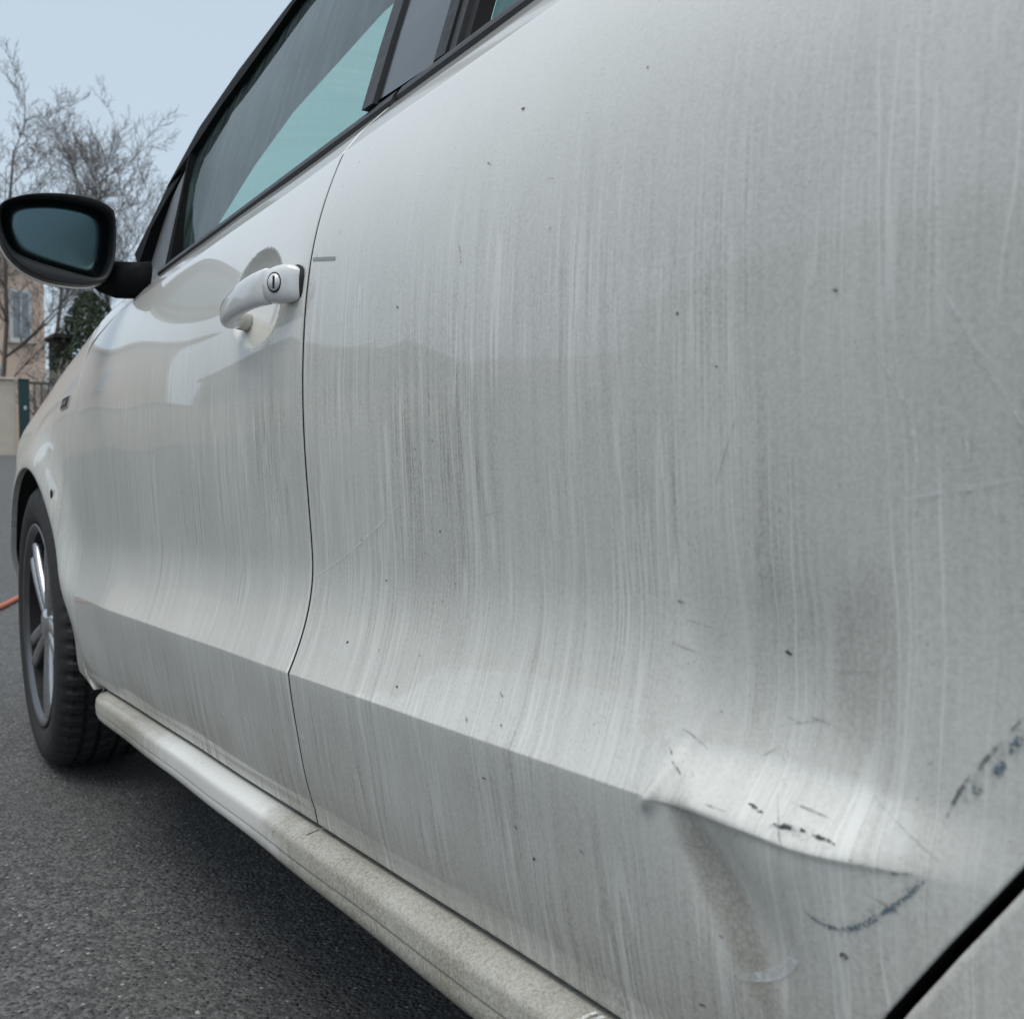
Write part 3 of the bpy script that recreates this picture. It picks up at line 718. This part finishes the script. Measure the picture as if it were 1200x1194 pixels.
# ---- cabin seen through the glass
def cabin():
    # inside trim of the near pillar and roof side
    outer = [(.165, -.22, 1.03), (.196, -.32, 1.12), (.225, -.42, 1.20), (.248, -.60, 1.315), (.262, -.80, 1.355), (.27, -1.05, 1.385), (.275, -1.4, 1.40), (.275, -2.2, 1.39)]
    inner = [(.262, -.34, 1.06), (.275, -.38, 1.113), (.319, -.45, 1.209), (.372, -.52, 1.303), (.351, -.768, 1.310), (.340, -.945, 1.320), (.34, -1.4, 1.335), (.34, -2.2, 1.33)]
    for f in (False, True): frame_strip('pillar_trim', outer, inner, 'cabin', car, .012, -.012, f)
    rows = []
    for y, z in ((-.50, 1.335), (-.75, 1.362), (-1.05, 1.385), (-1.6, 1.40), (-2.3, 1.385), (-2.8, 1.30)):
        rows.append([(.30+1.08*t, y+.10*4*t*(1-t)*(y > -.8), z+.025*4*t*(1-t)) for t in np.linspace(0, 1, 9)])
    A = np.array(rows)[2:]; grid('headlining', A[..., 0], A[..., 1], A[..., 2], 'headlining', car)  # front rows left out beneath the added roof opening
    bm = bmesh.new(); add_box(bm, (.20, -.62, .80), (1.48, -.15, .96)); bmesh.ops.bevel(bm, geom=list(bm.edges), offset=.05, segments=3, affect='EDGES'); bm_obj('dashboard', bm, 'cabin', car)
    for x0 in (.26, .92):
        for y0, s in ((-1.30, 1), (-2.10, 1)):
            bm = bmesh.new(); add_box(bm, (x0, y0, .35), (x0+.48, y0+.48, .52)); mt = Matrix.Translation((x0, y0-.02, .48)) @ Matrix.Rotation(R(14), 4, 'X')
            add_box(bm, (0.02, -.10, 0), (.46, .02, .56), mt); add_box(bm, (.12, -.08, .58), (.36, .0, .74), mt)
            bmesh.ops.bevel(bm, geom=list(bm.edges), offset=.025, segments=2, affect='EDGES'); bm_obj('seat', bm, 'seat', car)
    vs = []; 
    p = [(Vector((.50+.185*math.cos(a), -.72-.07*math.sin(a), .90+.17*math.sin(a))), .014) for a in np.linspace(0, 2*math.pi, 33)]
    tube('steering_wheel', p, 'plastic', car, 8)
    box('cabin_floor', (.12, -2.3, .25), (1.56, -.2, .27), 'cabin', car)
cabin()

# ------------------------------------------------------------------ door mirror
def mirror(flip):
    mir = lambda p: (2*CAR_LOC.x-p[0], p[1], p[2]) if flip else p
    H = [(-.1339, 1.0147), (-.1265, 1.041), (-.0901, 1.0579), (-.0445, 1.0662), (0., 1.0665), (.0253, 1.0596), (.0406, 1.0490), (.0400, .9916), (.0346, .9574), (.0229, .936), (-.0091, .9264), (-.0583, .9286), (-.0927, .9408), (-.1145, .9601), (-.1277, .9865)]
    G = [(-.1127, 1.010), (-.1107, 1.0376), (-.0882, 1.0474), (-.0421, 1.0542), (.0027, 1.0501), (.0204, 1.0406), (.024, 1.0222), (.0205, .9786), (.011, .9519), (.0007, .948), (-.0393, .9557), (-.0768, .9645), (-.0969, .9725), (-.1056, .986)]
    def resample(P, n=64):
        P = np.array(P+P[:1]); 
        for _ in range(3):                           # corner cutting rounds the outline
            Q = np.repeat(P[:-1], 2, 0); D = P[1:]-P[:-1]; Q[0::2] = P[:-1]+.22*D; Q[1::2] = P[:-1]+.78*D; P = np.concatenate([Q, Q[:1]])
        c = P[:-1].mean(0); a = np.arctan2(P[:-1, 1]-c[1], P[:-1, 0]-c[0]); o = np.argsort(a); a = a[o]; r = np.hypot(*(P[:-1]-c).T)[o]
        t = np.linspace(-math.pi, math.pi, n, endpoint=False); rr = np.interp(t, np.concatenate([a-2*math.pi, a, a+2*math.pi]), np.concatenate([r, r, r]))
        return c, np.stack([np.cos(t)*rr, np.sin(t)*rr], -1)
    ch, oh = resample(H); cg, og = resample(G); og = og*np.array([1.17, 1.12])
    cxz = lambda c, o, s, y, dx=0, dz=0: [mir((c[0]+dx+p[0]*s, y, c[1]+dz+p[1]*s)) for p in o]
    rings = [cxz(cg, og, .97, -.596), cxz(cg, og, 1.0, -.609), cxz(cg, og, 1.03, -.617), cxz(ch, oh, .975, -.6235), cxz(ch, oh, .992, -.6225), cxz(ch, oh, 1.0, -.617), cxz(ch, oh, 1.01, -.600)]
    me = None
    rim = loft('mirror_rim', rings, 'plastic', car, cap=False)
    back = [cxz(ch, oh, 1.012, -.599), cxz(ch, oh, 1.012, -.585), cxz(ch, oh, .97, -.56, .004), cxz(ch, oh, .86, -.53, .008), cxz(ch, oh, .62, -.510, .014), cxz(ch, oh, .25, -.502, .018), cxz(ch, oh, .02, -.501, .02)]
    hous = loft('mirror_housing', back, 'paint', car)
    g = [cxz(cg, og, s, -.6035+.0022*s*s) for s in (.02, .35, .7, .99)]
    loft('mirror_glass', g[::-1], 'mirror', rim, cap=True, smooth=True)
    # foot: stalk from housing to the door
    rr = []
    for t, (x, y, z, ry, rz) in enumerate([(.016, -.556, .960, .016, .018), (.028, -.570, .953, .026, .026), (.050, -.592, .946, .036, .030), (.070, -.600, .946, .038, .030), (.088, -.606, .948, .040, .030)]):
        rr.append([mir((x+.004*math.sin(a), y+ry*math.cos(a), z+rz*math.sin(a))) for a in np.linspace(0, 2*math.pi, 20, endpoint=False)])
    loft('mirror_foot', rr, 'frame', car)
mirror(False); mirror(True)

# ------------------------------------------------------------------ door handle with lock
def handle():
    def sect(y, xo, xi, zc, hz, n=32, e=.72):
        xc, rx = (xo+xi)/2, (xi-xo)/2
        return [(xc-rx*math.copysign(abs(math.cos(a))**e, math.cos(a)), y, zc+hz*math.copysign(abs(math.sin(a))**e, math.sin(a))) for a in np.linspace(0, 2*math.pi, n, endpoint=False)]
    grip = [(-1.2545, .006, .012, .8005, .004), (-1.2560, .000, .016, .8010, .0090), (-1.2610, -.0055, .0195, .8018, .0120), (-1.2710, -.0095, .0180, .8034, .0138), (-1.2870, -.0122, .0100, .8058, .0143), (-1.306, -.0136, .0030, .8082, .0145),
            (-1.326, -.0140, .0010, .8106, .0150), (-1.346, -.0132, .0010, .8128, .0157), (-1.362, -.0112, .0035, .8146, .0164), (-1.374, -.0085, .0070, .8158, .0169), (-1.3820, -.0062, .0100, .8165, .0171), (-1.3832, -.0048, .0095, .8166, .0164)]
    loft('door_handle', [sect(*g) for g in grip], 'handle', front_door)
    loft('handle_root', [[(x, -1.270+.033*k+.009*math.cos(a), .800+.0100*math.sin(a)) for a in np.linspace(0, 2*math.pi, 16, endpoint=False)] for k, x in enumerate((.002, .040))], 'handle_shaded', front_door)
    cap = [(-1.3842, -.0046, .023, .8166, .0166), (-1.3852, -.0056, .023, .8167, .0172), (-1.392, -.0030, .023, .8172, .0178), (-1.400, .0014, .023, .8175, .0180), (-1.407, .0060, .023, .8172, .0174), (-1.4125, .0108, .023, .8165, .0158), (-1.4160, .0150, .023, .8158, .0132), (-1.4178, .0190, .023, .8152, .0095)]
    loft('handle_cap', [sect(*g, e=.80) for g in cap], 'handle', front_door)
    gk = [(-1.3845, .0185, .026, .8158, .0186), (-1.395, .0180, .026, .8164, .0198), (-1.407, .0178, .026, .8160, .0194), (-1.414, .0176, .026, .8152, .0176), (-1.4192, .0178, .026, .8146, .0136), (-1.4212, .0190, .026, .8142, .0085)]
    loft('handle_gasket', [sect(*g, e=.8) for g in gk], 'seal', front_door)
    # lock set into the sloping rear face of the cap
    c = Vector((.0010, -1.3985, .8178)); nrm = Vector((-.85, -.52, .03)).normalized(); u = Vector((0, 0, 1)); u = (u-nrm*u.dot(nrm)).normalized(); v = nrm.cross(u)
    def disc(nm, r0, r1, d0, d1, mat, sq=.82):
        loft(nm, [[tuple(c+nrm*d+(u*math.sin(a)+v*math.cos(a)*sq)*r) for a in np.linspace(0, 2*math.pi, 28, endpoint=False)] for r, d in ((r0, d0), (r1, d1))], mat, front_door)
    disc('lock_ring', .0100, .0096, -.004, .0005, 'seal'); disc('lock_cylinder', .0086, .0081, -.004, .0009, 'handle')
    loft('key_slot', [[tuple(c+nrm*d+u*a_*.0058+v*b_*.0011) for a_, b_ in ((-1, -1), (-1, 1), (1, 1), (1, -1))] for d in (-.001, .0014)], 'seal', front_door, smooth=False)
handle()

# ------------------------------------------------------------------ badge on the front wing
def badge():
    def pt(u, v, out):
        y = -.247-.062*u; z = .7505+.017*v+.003*u; return (float(wing_surf(np.array(y), np.array(z), np.array(.55)))-out, y, z)
    def ring(g, out): return [pt(u, v, out) for u, v in [(0-g-.08, 0-g*2), (1+g-.08, 0-g*2), (1+g+.08, 1+g*2), (0-g+.08, 1+g*2)]]
    b = loft('badge', [ring(.06, -.001), ring(.06, .0022)], 'chrome', front_wing, smooth=False)
    loft('badge_face', [ring(0, -.001), ring(0, .0029)], 'plastic', front_wing, smooth=False)
    for k in range(4):
        u0 = .14+.19*k; loft('badge_letter', [[pt(u, v, o) for u, v in ((u0, .3), (u0+.11, .3), (u0+.13, .7), (u0+.02, .7))] for o in (.002, .0036)], 'chrome', front_wing, smooth=False)
badge()

# ------------------------------------------------------------------ scuffs, scratches and dirt marks on the panels
def mark(name, pts, width, mat, parent, off=.0005, dn=True, taper=True, n=60, jit=0., seed=0):
    rnd = np.random.RandomState(seed+len(pts)*7)
    P = np.array(pts, float); L = np.concatenate([[0], np.cumsum(np.hypot(*np.diff(P, axis=0).T))])
    t = np.linspace(0, L[-1], n); 
    if len(P) > 2: fy = spline(L, P[:, 0])(t); fz = spline(L, P[:, 1])(t)
    else: fy = np.interp(t, L, P[:, 0]); fz = np.interp(t, L, P[:, 1])
    dy = np.gradient(fy); dz = np.gradient(fz); l = np.hypot(dy, dz)+1e-9; ny, nz = -dz/l, dy/l
    wd = width*.5*(np.sin(np.linspace(.08, math.pi-.08, n))**.5 if taper else 1)*(1+jit*rnd.uniform(-1, 1, n))
    rows = []
    cols = np.linspace(-1, 1, 2 if width < .006 else 9)
    Y = fy[:, None]+ny[:, None]*wd[:, None]*cols[None]; Z = fz[:, None]+nz[:, None]*wd[:, None]*cols[None]
    X = XS(Y, Z)+(dent(Y, Z) if dn else 0)-off
    return grid(name, X, Y, Z, mat, parent)
RD = rear_door
# (pixel-independent) positions measured on the door in metres: y along the car, z above ground
mark('scuff_mark', [(-1.9951, .4846), (-2.001, .4859), (-2.008, .4869), (-2.0138, .4872)], .0019, 'scuff_dark', RD, jit=.3, seed=1)
mark('scuff_mark', [(-2.0178, .487), (-2.0222, .4868), (-2.0289, .486)], .0015, 'scuff_dark', RD, jit=.5, seed=2)
mark('scuff_mark', [(-2.0363, .482), (-2.0466, .4804), (-2.0531, .4803), (-2.0601, .4822)], .0013, 'scuff_faint', RD, jit=.5, seed=3)
mark('scuff_mark', [(-2.0145, .4513), (-2.0211, .4488), (-2.0305, .449), (-2.0397, .4535), (-2.0484, .4616), (-2.0566, .4702), (-2.0629, .4781), (-2.0651, .4808)], .0021, 'scuff_blue', RD, jit=.5, seed=4)
mark('scuff_mark', [(-2.0686, .5037), (-2.0729, .5153), (-2.0829, .5317), (-2.0989, .5537)], .0018, 'scuff_faint', RD, jit=.3, seed=5)
for k, (p, q) in enumerate([((-2.088, .5289), (-2.0922, .5347)), ((-2.0935, .5386), (-2.0985, .5464)), ((-2.0797, .5196), (-2.0827, .5224))]):
    mark('scuff_mark', [p, q], .0034, 'scuff_blue', RD, jit=.5, seed=6+k)
mark('scuff_mark', [(-1.9209, .5017), (-1.9267, .4937), (-1.9343, .4882)], .0010, 'scuff_faint', RD, seed=8)
mark('scuff_mark', [(-1.437, .8353), (-1.465, .8310), (-1.4886, .8272)], .0032, 'scuff_grey', RD, taper=False, seed=9)
mark('scuff_mark', [(-1.701, .8016), (-1.704, .794), (-1.7065, .7859)], .0011, 'scuff_dark', RD, jit=.6, seed=10)
mark('scuff_mark', [(-2.0298, .4374), (-2.032, .4367), (-2.0339, .4365)], .0032, 'scuff_dark', RD, seed=11)
mark('scuff_smear', [(-2.018, .450), (-2.0305, .4500), (-2.0397, .4545), (-2.0484, .4626), (-2.0566, .4712), (-2.0640, .4800)], .0075, 'scuff_soft', RD, jit=.3, seed=12)
mark('scuff_smear', [(-2.076, .514), (-2.0850, .5270), (-2.0935, .5390), (-2.1020, .5510)], .0085, 'scuff_soft', RD, jit=.3, seed=13)
mark('scuff_smear', [(-1.994, .4836), (-2.006, .4858), (-2.018, .4862), (-2.030, .4850)], .0042, 'scuff_soft', RD, jit=.3, seed=14)
rs = random.Random(8)
for k in range(20):                                      # hairline scratches round the dent and across the door
    if k < 14: y, z, L, a = rs.uniform(-1.90, -2.06), rs.uniform(.455, .56), rs.uniform(.006, .03), rs.uniform(-.5, .9)
    else: y, z, L, a = rs.uniform(-1.50, -2.05), rs.uniform(.42, .85), rs.uniform(.01, .05), rs.uniform(-1.2, 1.2)
    if y-L < float(side_y(RD_R, z))+.012: continue
    mark('hairline_scratch', [(y, z), (y-L*math.cos(a), z+L*math.sin(a))], rs.uniform(.0006, .0011), 'hairline', RD, n=24, jit=.3, seed=60+k)
rs = random.Random(4)
for k in range(46):                                      # short nicks and tar flecks
    y = rs.uniform(-1.50, -2.08); z = rs.choice([rs.uniform(.40, .60), rs.uniform(.55, .9), rs.uniform(.36, .50)])
    if y < float(side_y(RD_R, z))+.02: continue
    a = rs.uniform(-.6, .6); L = rs.uniform(.0012, .005)*(1 if rs.random() < .8 else 2.2)
    mark('nick', [(y, z), (y-L*math.cos(a), z+L*math.sin(a))], rs.uniform(.0009, .0020), 'scuff_dark' if rs.random() < .6 else 'scuff_faint', RD, n=8, jit=.4, seed=k)
for k, (pl, wd_) in enumerate([([(-2.0362, .6967), (-2.0479, .6783), (-2.0541, .6607), (-2.0545, .6293)], .0024), ([(-2.0653, .7206), (-2.0759, .7028), (-2.0876, .6824), (-2.0987, .6628)], .0026),
        ([(-2.0489, .6344), (-2.0714, .6385), (-2.0984, .6439)], .0020), ([(-2.0755, .6668), (-2.0769, .6503), (-2.0749, .6369)], .0020), ([(-1.4389, .5436), (-1.496, .5642), (-1.5669, .5947), (-1.6134, .6173)], .0022),
        ([(-1.44, .403), (-1.4484, .3916), (-1.4562, .3731)], .0080), ([(-1.9701, .3997), (-1.9952, .4135), (-2.0091, .4322), (-2.0127, .4458)], .0058)]):
    mark('pale_scratch', pl, wd_, 'scuff_pale', RD, seed=21+k)
for k in range(7):
    y = rs.uniform(-.75, -1.38); z = rs.uniform(.36, .60); L = rs.uniform(.01, .05); a = rs.uniform(-1.2, 1.2)
    mark('pale_scratch', [(y, z), (y-L*.5*math.cos(a), z+L*.5*math.sin(a)+.003), (y-L*math.cos(a), z+L*math.sin(a))], rs.uniform(.0015, .006), 'scuff_pale', front_door, dn=False, seed=30+k)
for k in range(5):
    y = -1.845-.006*k
    pts = []
    o = mark('white_scrape', [(y, .3), (y-.004, .3)], .002, 'scuff_white', sill_o, dn=False)
    me = o.data; ys = [y, y-.0035]; Xs = [.0250, .0180, .0125, .0088]; hsx = [.3008, .2984, .2946, .2896]
    vsn = [(Xs[j]-.0006, ys[i]+.004*j, zof(hsx[j]+.0005, ys[i]+.004*j)) for i in range(2) for j in range(4)]
    me.clear_geometry(); me.from_pydata(vsn, [], [(j, j+1, 4+j+1, 4+j) for j in range(3)]); me.update()
# tar spot on the front wing
yy, zz = -.24, .588
loft('tar_spot', [[(float(wing_surf(np.array(yy), np.array(zz), np.array(.37)))-d, yy+r*math.cos(a), zz+r*1.6*math.sin(a)) for a in np.linspace(0, 2*math.pi, 10, endpoint=False)] for r, d in ((.006, -.001), (.005, .001), (.001, .0016))], 'seal', front_wing)

# ------------------------------------------------------------------ loose grit
def grit():
    rnd = random.Random(12); V, F = [], []
    for k in range(420):
        y = rnd.uniform(-2.0, 2.5); x = rnd.uniform(-1.4, .02); s_ = rnd.choice([.0018, .0022, .003, .004]); b = len(V)
        P = [Vector((rnd.uniform(.6, 1.2), 0, 0)), Vector((0, rnd.uniform(.6, 1.2), 0)), Vector((-rnd.uniform(.6, 1.2), 0, 0)), Vector((0, -rnd.uniform(.6, 1.2), 0)), Vector((rnd.uniform(-.3, .3), rnd.uniform(-.3, .3), rnd.uniform(.5, .9)))]
        rt_ = Matrix.Rotation(rnd.uniform(0, 6.28), 3, 'Z')
        for p in P: q = rt_ @ p; V.append((x+q.x*s_, y+q.y*s_, .0003+q.z*s_))
        F += [(b, b+1, b+4), (b+1, b+2, b+4), (b+2, b+3, b+4), (b+3, b, b+4)]
    o = from_np('loose_grit', V, F, 'grit', None, False); o['kind'] = 'stuff'; o['label'] = 'loose grit scattered on the asphalt beside the car'; o['category'] = 'grit'
grit()

# ------------------------------------------------------------------ orange hose on the tarmac
pts = [(-.55, 2.05), (-.25, 2.12), (.02, 2.22), (.20, 2.42), (.33, 2.72), (.47, 2.95), (.75, 3.05), (1.15, 3.02), (1.6, 3.15)]
L = np.arange(len(pts)); fx = spline(L, [p[0] for p in pts]); fy = spline(L, [p[1] for p in pts])
ts = np.linspace(0, len(pts)-1, 90)
hose = tube('garden_hose', [(Vector((float(fx(t)), float(fy(t)), .013+float(zg(float(fy(t)))))), .0125) for t in ts], 'hose')
tag(hose, 'orange hose lying on the asphalt ahead of the front wheel', 'hose')

# ------------------------------------------------------------------ background: wall, post, railing
zf = float(zg(18.))
wall = empty('boundary_wall', (.2, 18, zf), 'tan concrete boundary wall at the end of the car park', 'wall')
for k in range(7):
    box('wall_panel', (-11.5+2.0*k+.004, 18.0, zf-.2), (-9.5+2.0*k-.004, 18.14, zf+1.37+.02*(k % 2)), 'tan_wall', wall, .01)
for k in range(7): box('wall_coping', (-11.5+2.0*k+.002, 17.96, zf+1.392), (-9.5+2.0*k-.002, 18.18, zf+1.44), 'tan_wall', wall, .008)
post = empty('gate_post', (2.74, 18, zf), 'dark green metal post where the tan wall meets the railing', 'post')
box('post_shaft', (2.55, 17.92, zf-.1), (2.72, 18.10, zf+1.39), 'green_metal', post, .008); box('post_cap', (2.54, 17.91, zf+1.392), (2.73, 18.11, zf+1.42), 'green_metal', post, .006)
box('post_reflector', (2.62, 17.912, zf+.85), (2.66, 17.919, zf+.92), 'white_frame', post)
rail = empty('metal_railing', (5.5, 18, zf), 'grey metal railing with thin upright bars beside the green post', 'railing')
box('top_rail', (2.74, 18.0, zf+1.33), (9.8, 18.05, zf+1.38), 'grey_metal', rail); box('bottom_rail', (2.74, 18.0, zf+.12), (9.8, 18.05, zf+.17), 'grey_metal', rail)
me_bar = None
for k in range(58):
    x = 2.82+.12*k
    if me_bar is None:
        b0 = box('bar', (-.013, -.013, .172), (.013, .013, 1.328), 'grey_metal'); me_bar = b0.data; bpy.data.objects.remove(b0)
    raw('bar', me_bar, rail, Matrix.Translation((x-5.5, .025, 0)))

# ------------------------------------------------------------------ houses
def house(name, loc, size, rotz, wall_m, label, wins, group=None, roof_h=2.0, ridge='x', chimney=True, over=.35):
    h = empty(name, loc, label, 'house', group, rotz); W_, D_, Hh = size
    def loc_box(nm, lo, hi, mat, par=h):
        bm = bmesh.new(); add_box(bm, lo, hi); me = bpy.data.meshes.new(nm); bm.to_mesh(me); bm.free(); me.materials.append(M[mat])
        o = bpy.data.objects.new(nm, me); COL.objects.link(o); o.parent = par; return o
    loc_box('wall', (-W_/2, -D_/2, -.4), (W_/2, D_/2, Hh), wall_m)
    o_ = over
    if ridge == 'x': v = [(-W_/2-o_, -D_/2-o_, Hh-.1), (W_/2+o_, -D_/2-o_, Hh-.1), (W_/2+o_, D_/2+o_, Hh-.1), (-W_/2-o_, D_/2+o_, Hh-.1), (-W_/2-o_, 0, Hh+roof_h), (W_/2+o_, 0, Hh+roof_h)]; f = [(0, 1, 5, 4), (2, 3, 4, 5), (1, 2, 5), (3, 0, 4), (3, 2, 1, 0)]
    else: v = [(-W_/2-o_, -D_/2-o_, Hh-.1), (W_/2+o_, -D_/2-o_, Hh-.1), (W_/2+o_, D_/2+o_, Hh-.1), (-W_/2-o_, D_/2+o_, Hh-.1), (0, -D_/2-o_, Hh+roof_h), (0, D_/2+o_, Hh+roof_h)]; f = [(3, 0, 4, 5), (1, 2, 5, 4), (0, 1, 4), (2, 3, 5), (3, 2, 1, 0)]
    me = bpy.data.meshes.new('roof'); me.from_pydata(v, [], f); me.update(); me.materials.append(M['rooftile'])
    ro = bpy.data.objects.new('roof', me); COL.objects.link(ro); ro.parent = h
    if chimney: loc_box('chimney', (W_*.2, -.3, Hh+roof_h*.4), (W_*.2+.6, .3, Hh+roof_h+.7), wall_m, ro)
    for (x, z, w_, hh) in wins:                            # on the front (-y) face
        y = -D_/2
        fr = loc_box('window', (x-w_/2-.10, y-.05, z-hh/2-.10), (x+w_/2+.10, y+.02, z+hh/2+.10), 'white_frame')
        loc_box('pane', (x-w_/2, y-.06, z-hh/2), (x+w_/2, y-.045, z+hh/2), 'house_glass', fr)
        loc_box('mullion', (x-.03, y-.075, z-hh/2), (x+.03, y-.061, z+hh/2), 'white_frame', fr)
        loc_box('sill', (x-w_/2-.18, y-.16, z-hh/2-.17), (x+w_/2+.18, y-.001, z-hh/2-.102), 'white_frame', fr)
    return h
zh = .77
house('house', (-1.5, 38.0, zh), (14.0, 10., 6.75), 0, 'render_wall', 'pinkish beige rendered house with white framed windows behind the bare trees',
      [(6.30, 4.58, .46, 1.45), (4.2, 4.58, .9, 1.45), (5.42, 2.42, .5, 1.0), (3.0, 2.2, .9, 1.2), (-1., 4.58, .9, 1.45), (-4.5, 4.58, .9, 1.45)], roof_h=1.2)
# dark shed beyond the railing
shed = empty('garden_shed', (4.3, 23, zh), 'dark wooden shed behind the railing next to the conifer', 'shed')
box('shed_wall', (4.02, 22.6, zh), (4.36, 23.6, zh+2.75), 'shed', shed); bm = bmesh.new()
for v in add_box(bm, (3.95, 22.5, zh+2.752), (4.43, 23.7, zh+2.84)): pass
bm_obj('shed_roof', bm, 'shed', shed, False)
# houses across the street, on the left of the car, mirrored in its flank
house('house', (-28, 7.5, 0), (33, 9, 6.4), R(90), 'cream_wall', 'long cream house across the street mirrored in the rear door', [(-14+3.5*k, z_, 1.2, 1.3) for k in range(9) for z_ in (1.5, 4.4)], 'houses across the street', 2.2)
house('house', (-19.3, 46, .7), (9, 8, 5.6), R(25), 'grey_wall', 'grey gabled house beyond the long cream house', [(-1.8, 3.8, 1.2, 1.3), (1.8, 3.8, 1.2, 1.3)], 'houses across the street', 2.6, 'y')
house('house', (-29, 54, .7), (8, 8, 4.9), R(30), 'cream_wall', 'small cream gabled house at the far corner across the street', [(-1.8, 3.4, 1.2, 1.3), (1.8, 3.4, 1.2, 1.3)], 'houses across the street', 3.2, 'y')
house('house', (-46, 52, .7), (22, 8, 4.6), R(40), 'grey_wall', 'low grey terrace at the end of the street', [(-6, 2.4, 1.2, 1.3), (0, 2.4, 1.2, 1.3), (6, 2.4, 1.2, 1.3)], 'houses across the street', 2.4)

# ------------------------------------------------------------------ trees
def bare_tree(name, base, height, r0, lean, label, seed, levels=5, spread=.55, first=.28, twig=.011, nb=(3, 4), group=None, l0=.22):
    rnd = random.Random(seed); t = empty(name, base, label, 'tree', group); base = Vector(base)
    trunk, br = [], []
    def grow(p, d, length, r, lv, path_out):
        segs = 9 if lv == 0 else (5 if lv < 3 else 3); path = [(p.copy(), r)]; r_end = r*(.42 if lv == 0 else .35)
        kids = []
        for k in range(segs):
            d = (d+Vector((rnd.gauss(0, 1), rnd.gauss(0, 1), rnd.gauss(0, .6)))*(.05 if lv == 0 else .13)+Vector((0, 0, .09 if lv > 0 else 0))).normalized()
            p = p+d*length/segs; rr = max(twig*.8, r+(r_end-r)*(k+1)/segs); path.append((p.copy(), rr))
            f = (k+1)/segs
            if lv < levels and (f > first or lv > 0):
                n = rnd.randint(*nb) if lv == 0 else rnd.randint(1, 2)
                for _ in range(n): kids.append((p.copy(), d.copy(), rr, f))
        path_out.append(path)
        for (q, dd, rr, f) in kids:
            a = rnd.uniform(0, 2*math.pi); o = dd.orthogonal().normalized(); o = Matrix.Rotation(a, 3, dd) @ o
            ang = spread*rnd.uniform(.7, 1.35); nd = (dd*math.cos(ang)+o*math.sin(ang)).normalized()
            ln = length*rnd.uniform(.8, 1.2)*(l0*(1.25-.55*f) if lv == 0 else .46)
            if ln < .12: continue
            grow(q, nd, ln, max(twig, rr*rnd.uniform(.45, .62)), lv+1, br)
    grow(base+Vector((0, 0, -.1)), Vector(lean).normalized(), height, r0, 0, trunk)
    vs, fs = tube_mesh(trunk, 9); from_np('trunk', [tuple(v) for v in vs], fs, 'bark', t)
    vs, fs = tube_mesh([p for p in br if p[0][1] > .025], 5); from_np('limbs', [tuple(v) for v in vs], fs, 'bark', t)
    vs, fs = tube_mesh([p for p in br if p[0][1] <= .025], 3); o = from_np('crown', [tuple(v) for v in vs], fs, 'twig', t); o['kind'] = 'stuff'
    return t
bare_tree('bare_tree', (3.05, 24., zh), 7.4, .065, (-.02, 0, 1), 'tall bare tree rising above the left end of the mirror', 3, 4, .74, .2, .0055, (1, 3), 'bare trees behind the railing', .27)
bare_tree('bare_tree', (3.86, 24.4, zh), 6.0, .06, (.24, 0, 1), 'leaning bare tree showing above the middle of the mirror', 11, 4, .70, .6, .0055, (2, 3), 'bare trees behind the railing', .36)
bare_tree('bare_tree', (6.25, 25., zh), 7.3, .06, (-.01, 0, 1), 'bare tree between the mirror and the windscreen pillar', 5, 4, .66, .33, .0055, (3, 4), 'bare trees behind the railing', .30)
def conifer(base, H, Rr, label, seed):
    rnd = random.Random(seed); t = empty('conifer', base, label, 'tree'); base = Vector(base)
    tube('trunk', [(base, .10), (base+Vector((0, 0, H*.5)), .07), (base+Vector((0, 0, H*.95)), .02)], 'bark', t)
    V, F = [], []
    for k in range(11000):
        f = rnd.random()**.8; z = .25+f*(H-.25); a = rnd.uniform(0, 6.283); rad = Rr*(1-f**2.2)**.5*(.55+.5*rnd.random()**.5)*(1+.22*math.sin(a*3+z*2.3)+.12*math.sin(a*7-z*5))
        p = base+Vector((rad*math.cos(a), rad*math.sin(a), z)); s = rnd.uniform(.025, .065)
        n = Vector((math.cos(a)+rnd.gauss(0, .5), math.sin(a)+rnd.gauss(0, .5), rnd.gauss(.3, .5))).normalized(); u = n.orthogonal().normalized(); u = Matrix.Rotation(rnd.uniform(0, 6.28), 3, n) @ u; v = n.cross(u)
        b = len(V); V += [tuple(p+u*s), tuple(p+v*s*.45), tuple(p-u*s*.9), tuple(p-v*s*.45)]; F.append((b, b+1, b+2, b+3))
    o = from_np('crown', V, F, 'conifer', t, False); o['kind'] = 'stuff'
conifer((4.72, 22.5, zh), 3.85, .82, 'dark green conifer behind the railing below the mirror foot', 2)
def shrub(base, H, Rr, label, seed):
    rnd = random.Random(seed); t = empty('bare_shrub', base, label, 'shrub'); base = Vector(base); paths = []
    for k in range(150):
        a = rnd.uniform(0, 6.28); tilt = rnd.uniform(.05, .6); d = Vector((math.cos(a)*tilt, math.sin(a)*tilt, 1)); p = base+Vector((math.cos(a), math.sin(a), 0))*rnd.uniform(0, Rr*.4); path = [(p.copy(), .014)]
        for s in range(4):
            d = (d+Vector((rnd.gauss(0, .15), rnd.gauss(0, .15), 0))).normalized(); p = p+d*H/4*rnd.uniform(.7, 1.1); path.append((p.copy(), .013-.002*s))
            q = [(p.copy(), .009), (p+Vector((rnd.gauss(0, .2), rnd.gauss(0, .2), rnd.uniform(.1, .3))), .007)]; paths.append(q)
        paths.append(path)
    vs, fs = tube_mesh(paths, 3); o = from_np('twigs', [tuple(v) for v in vs], fs, 'shrub', t); o['kind'] = 'stuff'
shrub((3.95, 20.5, zh), 1.9, .7, 'pale bare shrub just behind the railing', 1)
shrub((4.6, 20.2, zh), 1.7, .7, 'low bare shrub behind the railing under the conifer', 4)
